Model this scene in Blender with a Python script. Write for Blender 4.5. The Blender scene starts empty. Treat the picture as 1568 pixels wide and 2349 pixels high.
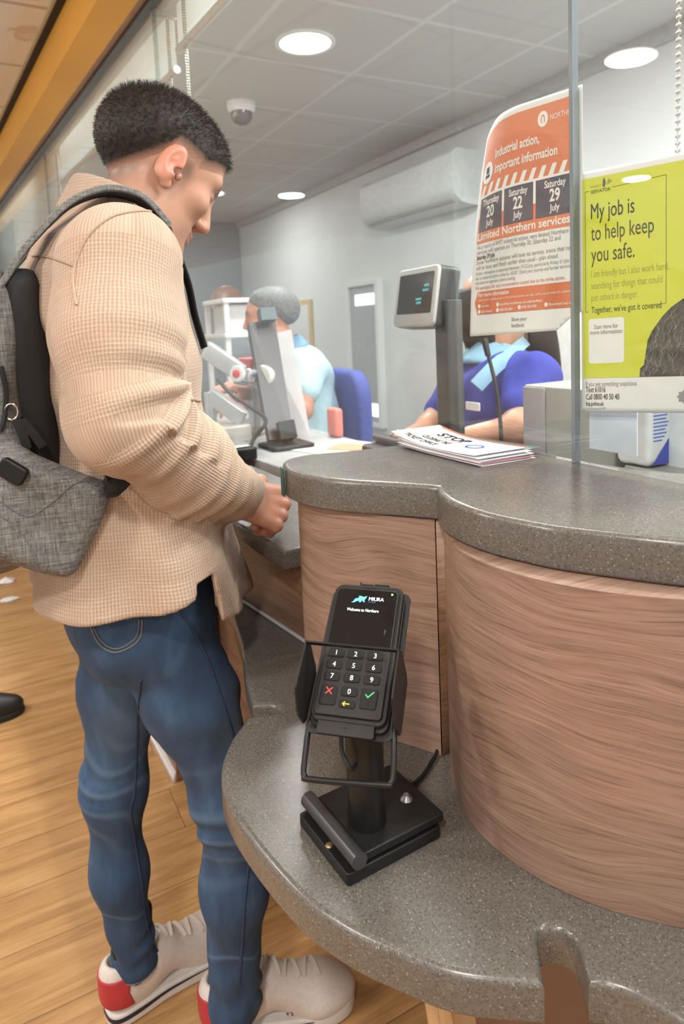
import bpy, bmesh, math, random
import numpy as np
from mathutils import Matrix, Vector

SC = bpy.context.scene
COL = SC.collection
rnd = random.Random(7)

# ---------------------------------------------------------------- camera
FPX, IW, IH = 1550.0, 1568.0, 2349.0
CAM_H = 1.30
RC = np.array([[0.8802, 0.0845, -0.4670], [-0.4727, 0.0691, -0.8785], [-0.0420, 0.9940, 0.1007]])
u_, _, v_ = np.linalg.svd(RC)
RC = u_ @ v_
cd = bpy.data.cameras.new('camera')
cam = bpy.data.objects.new('camera', cd)
COL.objects.link(cam)
mw = Matrix.Identity(4)
for i in range(3):
    for j in range(3):
        mw[i][j] = RC[i][j]
mw.translation = (0, 0, CAM_H)
cam.matrix_world = mw
cd.sensor_fit = 'VERTICAL'
cd.sensor_height = 36.0
cd.sensor_width = 24.0
cd.lens = FPX / IH * 36.0
cd.shift_y = -(IH / 2 - 907.0) / IH
cd.clip_start = 0.02
cd.dof.use_dof = True
cd.dof.focus_distance = 0.80
cd.dof.aperture_fstop = 7.0
SC.camera = cam

# ---------------------------------------------------------------- world, exposure
SC.view_settings.view_transform = 'Standard'
SC.view_settings.look = 'None'
SC.view_settings.gamma = 1.0
SC.view_settings.use_curve_mapping = False
SC.view_settings.exposure = 0.0
wd = bpy.data.worlds.new('world')
SC.world = wd
wd.use_nodes = True
bg = wd.node_tree.nodes['Background']
bg.inputs[0].default_value = (1.0, 0.985, 0.965, 1)
bg.inputs[1].default_value = 0.72
SC.cycles.use_denoising = True
SC.cycles.max_bounces = 8
SC.cycles.transparent_max_bounces = 16
SC.cycles.caustics_reflective = False
SC.cycles.caustics_refractive = False
SC.cycles.sample_clamp_indirect = 6.0

OFFICE_W, HALL_W, BLIND_FILL_W = 31.0, 25.0, 22.0         # lamp powers
OFFICE_LAMPS = [(1.32, 2.68), (1.30, 0.35), (1.88, 5.79), (1.6, -1.4), (2.2, 1.0)]
HALL_LAMPS = [(-1.39, 2.22), (-0.55, -0.35), (-1.39, -1.6), (-3.8, 4.1), (-2.0, 5.2), (-3.8, 0.4), (-1.3, 0.75)]
def spot_area(x, y, z, power, color, size=0.21):
    l = bpy.data.lights.new('lamp_light', 'AREA')
    l.shape = 'DISK'; l.size = size; l.energy = power; l.color = color
    o = bpy.data.objects.new('lamp_light', l)
    o.location = (x, y, z)
    COL.objects.link(o)
    return o

# ---------------------------------------------------------------- helpers
def link(o, parent=None):
    COL.objects.link(o)
    if parent is not None:
        o.parent = parent
    return o

def tag(o, label=None, cat=None, group=None, kind=None):
    if label: o['label'] = label
    if cat: o['category'] = cat
    if group: o['group'] = group
    if kind: o['kind'] = kind
    return o

def empty(name, label, cat, loc=(0, 0, 0), group=None, rz=0.0):
    o = bpy.data.objects.new(name, None)
    o.empty_display_size = 0.02
    o.location = loc
    o.rotation_euler = (0, 0, rz)
    link(o)
    return tag(o, label, cat, group)

class MB:
    """collects shapes, then links them as one mesh object"""
    def __init__(s):
        s.v, s.f, s.uv, s.sm = [], [], [], []
    def add(s, verts, faces, uvs=None, smooth=True):
        b = len(s.v)
        s.v += [tuple(map(float, p)) for p in verts]
        for k, f in enumerate(faces):
            s.f.append(tuple(i + b for i in f))
            s.uv.append(uvs[k] if uvs else None)
            s.sm.append(smooth)
        return s
    def box(s, lo, hi, M=None):
        x0, y0, z0 = lo; x1, y1, z1 = hi
        v = [(x0, y0, z0), (x1, y0, z0), (x1, y1, z0), (x0, y1, z0), (x0, y0, z1), (x1, y0, z1), (x1, y1, z1), (x0, y1, z1)]
        if M is not None: v = [tuple(M @ Vector(p)) for p in v]
        return s.add(v, [(0, 3, 2, 1), (4, 5, 6, 7), (0, 1, 5, 4), (1, 2, 6, 5), (2, 3, 7, 6), (3, 0, 4, 7)], smooth=False)
    def slab(s, outline, z0, z1, r=0.004, seg=4, M=None, r0=None, smooth=True):
        """prism over a counter-clockwise outline with rounded top (r) and bottom (r0) edges; UV = (arc length, z)"""
        r0 = r if r0 is None else r0
        P = np.array(outline, float)
        n = len(P)
        nx = np.roll(P, -1, 0) - P; pv = P - np.roll(P, 1, 0)
        nx /= np.linalg.norm(nx, axis=1)[:, None] + 1e-12; pv /= np.linalg.norm(pv, axis=1)[:, None] + 1e-12
        tn = nx + pv; tn /= np.linalg.norm(tn, axis=1)[:, None] + 1e-12
        nor = np.stack([tn[:, 1], -tn[:, 0]], 1)
        cs = np.clip(np.einsum('ij,ij->i', tn, nx), 0.5, 1)
        arc = np.concatenate([[0], np.cumsum(np.linalg.norm(np.roll(P, -1, 0) - P, axis=1))])
        prof = []
        for k in range(seg + 1):
            a = math.pi / 2 * k / seg
            prof.append((r0 * (1 - math.sin(a)), z0 + r0 * (1 - math.cos(a))))
        for k in range(seg + 1):
            a = math.pi / 2 * k / seg
            prof.append((r * (1 - math.cos(a)), z1 - r * (1 - math.sin(a))))
        if r0 == 0: prof = prof[seg:]
        if r == 0: prof = prof[:len(prof) - seg]
        V, F, U = [], [], []
        for (d, z) in prof:
            Q = P - nor * (d / cs)[:, None]
            V += [(q[0], q[1], z) for q in Q]
        for k in range(len(prof) - 1):
            for i in range(n):
                j = (i + 1) % n
                F.append((k * n + i, k * n + j, (k + 1) * n + j, (k + 1) * n + i))
                U.append([(arc[i], prof[k][1]), (arc[i + 1], prof[k][1]), (arc[i + 1], prof[k + 1][1]), (arc[i], prof[k + 1][1])])
        if M is not None: V = [tuple(M @ Vector(p)) for p in V]
        s.add(V, F, U, smooth)
        top = [(len(prof) - 1) * n + i for i in range(n)]
        bot = list(range(n))[::-1]
        b = len(s.v) - len(V)
        for cap in (top, bot):
            s.f.append(tuple(i + b for i in cap)); s.sm.append(False)
            s.uv.append([(P[i % n][0], P[i % n][1]) for i in cap])
        return s
    def strip(s, line, z0, z1):
        """vertical sheet along an open plan line; UV = (arc length, z)"""
        V, F, U = [], [], []
        a = 0
        for i, p in enumerate(line):
            V += [(p[0], p[1], z0), (p[0], p[1], z1)]
            if i:
                l = math.hypot(p[0] - line[i - 1][0], p[1] - line[i - 1][1])
                F.append((2 * i - 2, 2 * i, 2 * i + 1, 2 * i - 1))
                U.append([(a, z0), (a + l, z0), (a + l, z1), (a, z1)])
                a += l
        return s.add(V, F, U)
    def tube(s, pts, r, seg=10, caps=True, closed=False, flat=1.0):
        P = [Vector(p) for p in pts]
        n = len(P)
        rr = r if isinstance(r, (list, tuple)) else [r] * n
        V, F = [], []
        up = None
        for i, p in enumerate(P):
            if closed: t = (P[(i + 1) % n] - P[i - 1])
            else: t = (P[min(i + 1, n - 1)] - P[max(i - 1, 0)])
            t.normalize()
            if up is None:
                up = Vector((0, 0, 1)) if abs(t.z) < 0.9 else Vector((1, 0, 0))
            x = up.cross(t)
            if x.length < 1e-6: x = Vector((1, 0, 0)).cross(t)
            x.normalize()
            up = t.cross(x)
            for k in range(seg):
                a = 2 * math.pi * k / seg
                V.append(p + x * math.cos(a) * rr[i] + up * math.sin(a) * rr[i] * flat)
        m = n if closed else n - 1
        for i in range(m):
            for k in range(seg):
                a, b = i * seg + k, i * seg + (k + 1) % seg
                c, d = ((i + 1) % n) * seg + (k + 1) % seg, ((i + 1) % n) * seg + k
                F.append((a, b, c, d))
        if caps and not closed:
            F.append(tuple(range(seg))[::-1]); F.append(tuple((n - 1) * seg + k for k in range(seg)))
        return s.add(V, F)
    def lathe(s, prof, seg=32, M=None, cap=True):
        V, F = [], []
        for (r, z) in prof:
            for k in range(seg):
                a = 2 * math.pi * k / seg
                V.append((r * math.cos(a), r * math.sin(a), z))
        for i in range(len(prof) - 1):
            for k in range(seg):
                F.append((i * seg + k, i * seg + (k + 1) % seg, (i + 1) * seg + (k + 1) % seg, (i + 1) * seg + k))
        if cap:
            F.append(tuple(range(seg))[::-1]); F.append(tuple((len(prof) - 1) * seg + k for k in range(seg)))
        if M is not None: V = [tuple(M @ Vector(p)) for p in V]
        return s.add(V, F)
    def ribbon(s, pts, wid, w, th):
        """flat strap: pts centre line, wid list of width directions"""
        n = len(pts)
        V, F = [], []
        for i in range(n):
            p = Vector(pts[i]); t = (Vector(pts[min(i + 1, n - 1)]) - Vector(pts[max(i - 1, 0)])).normalized()
            x = Vector(wid[i] if isinstance(wid, list) else wid); x = (x - t * x.dot(t)).normalized()
            y = t.cross(x)
            ww = w[i] if isinstance(w, (list, tuple)) else w
            for (a, b) in ((-1, -.6), (-.92, -1), (.92, -1), (1, -.6), (1, .6), (.92, 1), (-.92, 1), (-1, .6)):
                V.append(p + x * a * ww / 2 + y * b * th / 2)
        for i in range(n - 1):
            for k in range(8):
                F.append((i * 8 + k, i * 8 + (k + 1) % 8, (i + 1) * 8 + (k + 1) % 8, (i + 1) * 8 + k))
        F.append(tuple(range(8))[::-1]); F.append(tuple((n - 1) * 8 + k for k in range(8)))
        return s.add(V, F)
    def xf(s, M):
        s.v = [tuple(M @ Vector(p)) for p in s.v]
        return s
    def build(s, name, mat, parent=None, angle=40, loc=None):
        me = bpy.data.meshes.new(name)
        V = s.v
        if loc is not None:
            V = [(p[0] - loc[0], p[1] - loc[1], p[2] - loc[2]) for p in V]
        me.from_pydata(V, [], s.f)
        if any(u is not None for u in s.uv):
            lay = me.uv_layers.new(name='UVMap')
            co = []
            for f, u in zip(s.f, s.uv):
                for i in range(len(f)):
                    co += list(u[i]) if u is not None else [0.0, 0.0]
            lay.data.foreach_set('uv', co)
        me.polygons.foreach_set('use_smooth', s.sm)
        bm = bmesh.new(); bm.from_mesh(me)
        bmesh.ops.recalc_face_normals(bm, faces=bm.faces)
        for e in bm.edges:
            if len(e.link_faces) == 2 and e.calc_face_angle(0) > math.radians(angle): e.smooth = False
        bm.to_mesh(me); bm.free()
        if mat: me.materials.append(mat)
        o = bpy.data.objects.new(name, me)
        if loc is not None: o.location = loc
        return link(o, parent)

def rrect(x0, y0, x1, y1, r, seg=5):
    out = []
    for (cx, cy, a0) in ((x1 - r, y0 + r, -90), (x1 - r, y1 - r, 0), (x0 + r, y1 - r, 90), (x0 + r, y0 + r, 180)):
        for k in range(seg + 1):
            a = math.radians(a0 + 90 * k / seg)
            out.append((cx + r * math.cos(a), cy + r * math.sin(a)))
    return out

def smooth_line(pts, n=8, closed=False):
    """Catmull-Rom through the points"""
    P = [np.array(p, float) for p in pts]
    m = len(P)
    out = []
    rng = range(m) if closed else range(m - 1)
    for i in rng:
        if closed: p0, p1, p2, p3 = P[i - 1], P[i], P[(i + 1) % m], P[(i + 2) % m]
        else: p0, p1, p2, p3 = P[max(i - 1, 0)], P[i], P[i + 1], P[min(i + 2, m - 1)]
        for k in range(n):
            t = k / n
            out.append(tuple(0.5 * (2 * p1 + (p2 - p0) * t + (2 * p0 - 5 * p1 + 4 * p2 - p3) * t * t + (3 * p1 - p0 - 3 * p2 + p3) * t ** 3)))
    if not closed: out.append(tuple(P[-1]))
    return out

def text_mesh(body, size, align='LEFT', bold=0.0, sx=1.0, shear=0.0, spacing=1.0):
    """flat lettering as (verts, faces), x right, y up"""
    shift = bold * size * 1.3 if 'M' in body else 0.0
    if shift: bold = 0.0
    c = bpy.data.curves.new('lettering', 'FONT')
    c.body = body; c.size = size; c.align_x = align; c.offset = bold * size; c.shear = shear
    c.space_character = spacing
    c.resolution_u = 3
    o = bpy.data.objects.new('lettering', c)
    COL.objects.link(o)
    dg = bpy.context.evaluated_depsgraph_get()
    me = bpy.data.meshes.new_from_object(o.evaluated_get(dg))
    V = [(v.co.x * sx, v.co.y) for v in me.vertices]
    F = [tuple(p.vertices) for p in me.polygons]
    if shift:
        n = len(V)
        V = [(p[0] - shift, p[1]) for p in V] + [(p[0] + shift, p[1]) for p in V]
        F = F + [tuple(i + n for i in f) for f in F]
    bpy.data.objects.remove(o); bpy.data.curves.remove(c); bpy.data.meshes.remove(me)
    return V, F

# ---------------------------------------------------------------- materials
class NT:
    def __init__(s, name):
        s.m = bpy.data.materials.new(name); s.m.use_nodes = True
        s.t = s.m.node_tree; s.t.nodes.clear()
        s.out = s.n('ShaderNodeOutputMaterial')
    def n(s, typ, **kw):
        nd = s.t.nodes.new(typ)
        for k, v in kw.items():
            if k.startswith('i_'):
                key = k[2:]
                key = int(key) if key.isdigit() else key.replace('_', ' ')
                nd.inputs[key].default_value = v
            else: setattr(nd, k, v)
        return nd
    def l(s, a, b): s.t.links.new(a, b)
    def ramp(s, src, stops):
        r = s.n('ShaderNodeValToRGB')
        e = r.color_ramp.elements
        while len(e) < len(stops): e.new(0.5)
        for k, (p, c) in enumerate(stops):
            e[k].position = p; e[k].color = (c[0], c[1], c[2], 1) if not isinstance(c, (int, float)) else (c, c, c, 1)
        s.l(src, r.inputs[0])
        return r.outputs[0]
    def math(s, op, a, b=None, clamp=False):
        nd = s.n('ShaderNodeMath', operation=op, use_clamp=clamp)
        for i, x in enumerate((a, b)):
            if x is None: continue
            if isinstance(x, (int, float)): nd.inputs[i].default_value = x
            else: s.l(x, nd.inputs[i])
        return nd.outputs[0]
    def mix(s, fac, a, b, mode='MIX'):
        nd = s.n('ShaderNodeMix', data_type='RGBA', blend_type=mode)
        for sock, x in ((nd.inputs[0], fac), (nd.inputs[6], a), (nd.inputs[7], b)):
            if isinstance(x, (int, float)): sock.default_value = x
            elif isinstance(x, tuple): sock.default_value = (x[0], x[1], x[2], 1)
            else: s.l(x, sock)
        return nd.outputs[2]
    def noise(s, vec, scale, detail=3, rough=0.5, dist=0.0, out=0):
        nd = s.n('ShaderNodeTexNoise', i_Scale=scale, i_Detail=detail, i_Roughness=rough, i_Distortion=dist)
        if vec is not None: s.l(vec, nd.inputs['Vector'])
        return nd.outputs[out]
    def mapping(s, vec, scale=(1, 1, 1), rot=(0, 0, 0), loc=(0, 0, 0)):
        nd = s.n('ShaderNodeMapping')
        nd.inputs['Scale'].default_value = scale; nd.inputs['Rotation'].default_value = rot; nd.inputs['Location'].default_value = loc
        s.l(vec, nd.inputs['Vector'])
        return nd.outputs[0]
    def coord(s, which='Object'):
        return s.n('ShaderNodeTexCoord').outputs[which]
    def bump(s, h, strength=0.2, dist=0.001):
        nd = s.n('ShaderNodeBump', i_Strength=strength, i_Distance=dist)
        s.l(h, nd.inputs['Height'])
        return nd.outputs[0]
    def bsdf(s, color=(.8, .8, .8), rough=0.5, metal=0.0, normal=None, **kw):
        p = s.n('ShaderNodeBsdfPrincipled')
        p.inputs['Roughness'].default_value = 0.5
        if isinstance(color, tuple): p.inputs['Base Color'].default_value = (*color, 1)
        else: s.l(color, p.inputs['Base Color'])
        if isinstance(rough, (int, float)): p.inputs['Roughness'].default_value = rough
        else: s.l(rough, p.inputs['Roughness'])
        p.inputs['Metallic'].default_value = metal
        if normal is not None: s.l(normal, p.inputs['Normal'])
        for k, v in kw.items():
            p.inputs[k.replace('_', ' ')].default_value = v
        s.l(p.outputs[0], s.out.inputs[0])
        return p

def plain(name, color, rough=0.5, metal=0.0, mottled=0.06, scale=30.0, bump=0.0, **kw):
    t = NT(name)
    f = t.noise(t.coord(), scale, 4)
    lo = tuple(c * (1 - mottled) for c in color); hi = tuple(min(1, c * (1 + mottled)) for c in color)
    c = t.ramp(f, [(0.3, lo), (0.7, hi)])
    nr = t.bump(t.noise(t.coord(), scale * 8, 2), bump, 0.0006) if bump else None
    t.bsdf(c, rough, metal, nr, **kw)
    return t.m

def glow(name, color, strength):
    t = NT(name)
    p = t.bsdf(tuple(min(1, c) for c in color), 0.4)
    p.inputs['Emission Color'].default_value = (*color, 1)
    p.inputs['Emission Strength'].default_value = strength
    return t.m

MT = {}
def speckle_stone():
    t = NT('speckled solid surface')
    co = t.coord()
    n1 = t.noise(co, 340, 5, 0.8)
    base = t.ramp(n1, [(0.3, (.078, .068, .058)), (0.55, (.128, .113, .098)), (0.75, (.178, .160, .140))])
    wv = t.n('ShaderNodeVectorMath', operation='MULTIPLY_ADD'); t.l(t.noise(co, 900, 2, 0.5, 0.0, 1), wv.inputs[0]); wv.inputs[1].default_value = (.0016, .0016, .0016); t.l(co, wv.inputs[2]); cw = wv.outputs[0]
    v1 = t.n('ShaderNodeTexVoronoi', i_Scale=640.0); t.l(cw, v1.inputs['Vector'])
    wn = t.n('ShaderNodeSeparateColor'); t.l(v1.outputs['Color'], wn.inputs[0])
    light = t.math('MULTIPLY', t.math('GREATER_THAN', wn.outputs[0], 0.925), t.math('LESS_THAN', v1.outputs['Distance'], 0.34))
    v2 = t.n('ShaderNodeTexVoronoi', i_Scale=560.0); t.l(t.mapping(cw, loc=(.3, .7, .1)), v2.inputs['Vector'])
    w2 = t.n('ShaderNodeSeparateColor'); t.l(v2.outputs['Color'], w2.inputs[0])
    dark = t.math('MULTIPLY', t.math('GREATER_THAN', w2.outputs[1], 0.74), t.math('LESS_THAN', v2.outputs['Distance'], 0.42))
    c = t.mix(dark, base, (.056, .050, .044))
    c = t.mix(light, c, (.34, .325, .30))
    r = t.ramp(t.noise(co, 9, 3), [(0.3, .20), (0.7, .30)])
    t.bsdf(c, r, Specular_IOR_Level=0.55)
    return t.m
MT['stone'] = speckle_stone()

def laminate(name, dark, mid, light, uv=True, su=2.0, sv=46.0, rough=0.42, swirl=1.0):
    t = NT(name)
    co = t.coord('UV') if uv else t.coord()
    big = t.noise(t.mapping(co, (2.2, 5.5, 2.2)), 1.6, 2, 0.5, 0.0, 1)
    off = t.n('ShaderNodeVectorMath', operation='SCALE'); t.l(big, off.inputs[0]); off.inputs['Scale'].default_value = 0.085 * swirl
    add = t.n('ShaderNodeVectorMath', operation='ADD'); t.l(co, add.inputs[0]); t.l(off.outputs[0], add.inputs[1])
    g1 = t.noise(t.mapping(add.outputs[0], (su, sv, su)), 2.2, 6, 0.62)
    g2 = t.noise(t.mapping(add.outputs[0], (su * 4, sv * 7, su)), 2.0, 3, 0.6)
    g3 = t.noise(t.mapping(co, (1.3, 3.5, 1.3)), 2.0, 2)
    ringn = t.noise(t.mapping(add.outputs[0], (1.1, 5.2, 1.1)), 1.7, 1.5, 0.45, 0.3)
    ring = t.math('ADD', t.math('MULTIPLY', t.math('SINE', t.math('MULTIPLY', ringn, 95.0)), 0.5), 0.5)
    ring = t.math('MULTIPLY', ring, t.ramp(g3, [(0.42, 0.15), (0.60, 1.0)]))
    h = t.math('ADD', t.math('MULTIPLY', g1, 0.55), t.math('MULTIPLY', g2, 0.45))
    h = t.math('SUBTRACT', h, t.math('MULTIPLY', ring, 0.085))
    c = t.ramp(h, [(0.30, dark), (0.47, mid), (0.62, light)])
    c = t.mix(t.math('MULTIPLY', g3, 0.35), c, light)
    pore = t.ramp(g2, [(0.30, 0.55), (0.42, 1.0)])
    c = t.mix(0.6, c, pore, 'MULTIPLY')
    t.bsdf(c, rough, normal=t.bump(g2, 0.12, 0.0006))
    return t.m
MT['oak'] = laminate('oak laminate', (.124, .070, .049), (.242, .146, .104), (.335, .216, .160))
MT['oak_side'] = laminate('brown oak edge laminate', (.12, .055, .028), (.22, .11, .058), (.31, .165, .09))
MT['oak_base'] = laminate('dark oak base laminate', (.10, .052, .032), (.19, .105, .066), (.27, .155, .10))

def floor_mat():
    t = NT('oak plank floor')
    co = t.coord()
    # planks run along X; courses along Y
    br = t.n('ShaderNodeTexBrick', offset=0.37, offset_frequency=2)
    br.inputs['Scale'].default_value = 1.0; br.inputs['Brick Width'].default_value = 1.15; br.inputs['Row Height'].default_value = 0.175
    br.inputs['Mortar Size'].default_value = 0.0011; br.inputs['Mortar Smooth'].default_value = 0.3
    br.inputs['Color1'].default_value = (0, 0, 0, 1); br.inputs['Color2'].default_value = (1, 1, 1, 1); br.inputs['Mortar'].default_value = (.5, .5, .5, 1)
    t.l(t.mapping(co, loc=(0.35, 0.06, 0)), br.inputs['Vector'])
    tone = t.n('ShaderNodeSeparateColor'); t.l(br.outputs['Color'], tone.inputs[0])
    sh = t.n('ShaderNodeCombineXYZ'); t.l(t.math('MULTIPLY', tone.outputs[0], 3.7), sh.inputs[1]); t.l(tone.outputs[0], sh.inputs[0])
    add = t.n('ShaderNodeVectorMath', operation='ADD'); t.l(co, add.inputs[0]); t.l(sh.outputs[0], add.inputs[1])
    g = t.noise(t.mapping(add.outputs[0], (1.5, 14, 1)), 2.0, 5, 0.6, 0.6)
    g2 = t.noise(t.mapping(add.outputs[0], (5, 90, 1)), 2.0, 3, 0.6)
    h = t.math('ADD', t.math('MULTIPLY', g, 0.7), t.math('MULTIPLY', g2, 0.3))
    c = t.ramp(h, [(0.32, (.30, .15, .055)), (0.5, (.47, .265, .105)), (0.68, (.60, .37, .17))])
    c = t.mix(t.math('MULTIPLY', tone.outputs[0], 0.22), c, (.40, .21, .085))
    c = t.mix(br.outputs['Fac'], c, (.16, .08, .035))
    t.bsdf(c, 0.38, normal=t.bump(g2, 0.06, 0.0005))
    return t.m
MT['floor'] = floor_mat()

def tile_ceiling(name, col, joint, size=0.6, ox=0.0, oy=0.0, stain=False):
    t = NT(name)
    co = t.mapping(t.coord(), loc=(ox, oy, 0))
    sp = t.n('ShaderNodeSeparateXYZ'); t.l(co, sp.inputs[0])
    lines = []
    for ax in (0, 1):
        m = t.math('FRACT', t.math('DIVIDE', sp.outputs[ax], size))
        lines.append(t.math('GREATER_THAN', t.math('ABSOLUTE', t.math('SUBTRACT', m, 0.5)), 0.5 - 0.012 / size))
    g = t.math('MAXIMUM', lines[0], lines[1])
    n = t.noise(co, 260, 3, 0.6)
    n2 = t.noise(co, 1.1, 2)
    c = t.ramp(n, [(0.3, tuple(x * 0.93 for x in col)), (0.7, col)])
    c = t.mix(t.math('MULTIPLY', n2, 0.12), c, tuple(x * 0.8 for x in col))
    if stain:
        d = t.n('ShaderNodeVectorMath', operation='DISTANCE')
        wob = t.noise(co, 18, 3, 0.5, 0.0, 1)
        sc = t.n('ShaderNodeVectorMath', operation='SCALE'); t.l(wob, sc.inputs[0]); sc.inputs['Scale'].default_value = 0.10
        ad = t.n('ShaderNodeVectorMath', operation='ADD'); t.l(t.coord(), ad.inputs[0]); t.l(sc.outputs[0], ad.inputs[1])
        t.l(ad.outputs[0], d.inputs[0]); d.inputs[1].default_value = stain
        ring = t.ramp(d.outputs['Value'], [(0.0, .25), (0.055, .45), (0.075, 1.0), (0.09, 0.0)])
        c = t.mix(t.math('MULTIPLY', ring, 0.5), c, (.50, .30, .14))
    c = t.mix(g, c, joint)
    t.bsdf(c, 0.85)
    return t.m

def thin_glass(name, tint=(.97, .99, .98), refl=1.0, rough=0.0):
    t = NT(name)
    tr = t.n('ShaderNodeBsdfTransparent'); tr.inputs[0].default_value = (*tint, 1)
    gl = t.n('ShaderNodeBsdfGlossy'); gl.inputs['Roughness'].default_value = rough; gl.inputs[0].default_value = (1, 1, 1, 1)
    ge = t.n('ShaderNodeNewGeometry')
    dt = t.n('ShaderNodeVectorMath', operation='DOT_PRODUCT'); t.l(ge.outputs['Incoming'], dt.inputs[0]); t.l(ge.outputs['Normal'], dt.inputs[1])
    p5 = t.math('POWER', t.math('SUBTRACT', 1.0, t.math('ABSOLUTE', dt.outputs['Value'])), 5.0)
    fr = t.math('ADD', t.math('MULTIPLY', p5, 0.96), 0.04)
    mx = t.n('ShaderNodeMixShader')
    t.l(t.math('MULTIPLY', fr, refl, True), mx.inputs[0]); t.l(tr.outputs[0], mx.inputs[1]); t.l(gl.outputs[0], mx.inputs[2])
    t.l(mx.outputs[0], t.out.inputs[0])
    return t.m
MT['glass'] = thin_glass('screen glass')
MT['glass_edge'] = plain('glass edge', (.30, .35, .38), 0.12, 0.0, Transmission_Weight=0.35)
MT['white'] = plain('white paint', (.78, .79, .79), 0.5, mottled=.02)
MT['black'] = plain('black powder coat', (.010, .0095, .0095), 0.42, bump=.15, scale=120, Specular_IOR_Level=.28)
MT['black_smooth'] = plain('black plastic', (.010, .0095, .010), 0.38, Specular_IOR_Level=.3)
MT['rubber'] = plain('black rubber', (.010, .010, .010), 0.6)
MT['grey_metal'] = plain('grey metal', (.33, .33, .34), 0.35, 0.8)
MT['chrome'] = plain('chrome', (.7, .7, .7), 0.15, 1.0)
# ================================================================ the setting
CEIL = 2.50
def gline(y, off=0.0):
    """plan line of the glass screen: straight, then turned towards the hall"""
    return (0.682 if y < 0.88 else 0.682 - 0.090 * (y - 0.88)) + off
def gdir(): return Vector((-0.090, 1, 0)).normalized()

def structure(name, mb, mat, **kw):
    return tag(mb.build(name, mat, **kw), kind='structure')

structure('floor', MB().box((-3.2, -2.6, -0.05), (.66, 13, 0)), MT['floor'])
structure('floor_office', MB().box((.66, -4, -0.05), (2.75, 13, 0)), plain('grey office carpet', (.30, .31, .33), .9, bump=.3))
MT['ceil_office'] = tile_ceiling('office ceiling tiles', (.58, .585, .575), (.66, .67, .66), .6, .12, .08)
MT['ceil_hall'] = tile_ceiling('hall ceiling tiles', (.93, .91, .88), (.60, .54, .48), .6, .1, .25, stain=(.33, 3.05, 2.49))
yb = [-2.0, 0.88, 9.0]
structure('ceiling', MB().add([(gline(-2, -.02), -2, CEIL), (2.75, -2, CEIL), (2.75, 9, CEIL), (gline(9, -.02), 9, CEIL), (gline(.88, -.02), .88, CEIL)], [(0, 4, 3, 2, 1)], smooth=False), MT['ceil_office'])
structure('ceiling_hall', MB().add([(-4.2, -2.6, 2.49), (gline(-2.6, -.186), -2.6, 2.49), (gline(.88, -.186), .88, 2.49), (gline(13, -.186), 13, 2.49), (-4.2, 13, 2.49)], [(0, 1, 2, 3, 4)], smooth=False), MT['ceil_hall'])
wallw = plain('white office wall', (.72, .735, .745), 0.7, mottled=.03, scale=3)
wallg = plain('blue grey end wall', (.255, .27, .30), 0.7, mottled=.04, scale=3)
structure('wall_back', MB().box((2.68, -2, 0), (2.75, 7.32, CEIL)), wallw)
structure('wall_far', MB().box((-0.2, 7.32, 0), (2.75, 7.42, CEIL)), wallg)
structure('wall_near', MB().box((0.75, -2.1, 0), (2.75, -2.0, CEIL)), wallw)
# low wall under the glass, behind the counter
wl = MB()
wl.box((.655, -2, 0), (.705, .88, .92))
for (a, b) in ((.88, 9.0),):
    v = [(gline(a, -.027), a), (gline(a, .023), a), (gline(b, .023), b), (gline(b, -.027), b)]
    wl.slab(v, 0, .92, r=0, r0=0, smooth=False)
structure('wall_counter', wl, MT['oak_base'])
# gold header beam along the hall side
gold = plain('amber painted beam', (.92, .49, .07), 0.45, mottled=.05, scale=2)
def along(y0, y1, prof, name, mat):
    """straight profile (offset from glass line, z) swept along the turned glass line"""
    V = []; n = len(prof)
    ys = [y0, .88, y1] if y0 < .88 < y1 else [y0, y1]
    for y in ys: V += [(gline(y, o), y, z) for (o, z) in prof]
    F = []
    for k in range(len(ys) - 1):
        for i in range(n):
            j = (i + 1) % n
            F.append((k * n + i, k * n + j, (k + 1) * n + j, (k + 1) * n + i))
    F.append(tuple(range(n))); F.append(tuple((len(ys) - 1) * n + i for i in range(n))[::-1])
    return structure(name, MB().add(V, F, smooth=False), mat)
along(-3, 12, [(-.155, 2.318), (-.045, 2.318), (-.045, 2.52), (-.155, 2.52)], 'beam', gold)
along(-3, 12, [(-.180, 2.470), (-.156, 2.470), (-.156, 2.52), (-.180, 2.52)], 'trim_1', plain('black shadow gap', (.01, .01, .01), .6))
along(-3, 12, [(-.192, 2.478), (-.181, 2.478), (-.181, 2.50), (-.192, 2.50)], 'trim_2', plain('cream angle trim', (.62, .56, .40), .5))
along(-3, 12, [(-.044, 2.325), (-.020, 2.325), (-.020, 2.50), (-.044, 2.50)], 'trim_3', plain('pinkish beige trim', (.50, .36, .28), .5))
along(-3, 12, [(-.019, 2.312), (.006, 2.312), (.006, 2.50), (-.019, 2.50)], 'trim_4', plain('grey glazing channel', (.10, .105, .115), .4, .3))
along(-3, 12, [(.007, 2.322), (.022, 2.322), (.022, 2.50), (.007, 2.50)], 'trim_5', plain('brown inner trim', (.30, .18, .11), .5))
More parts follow.
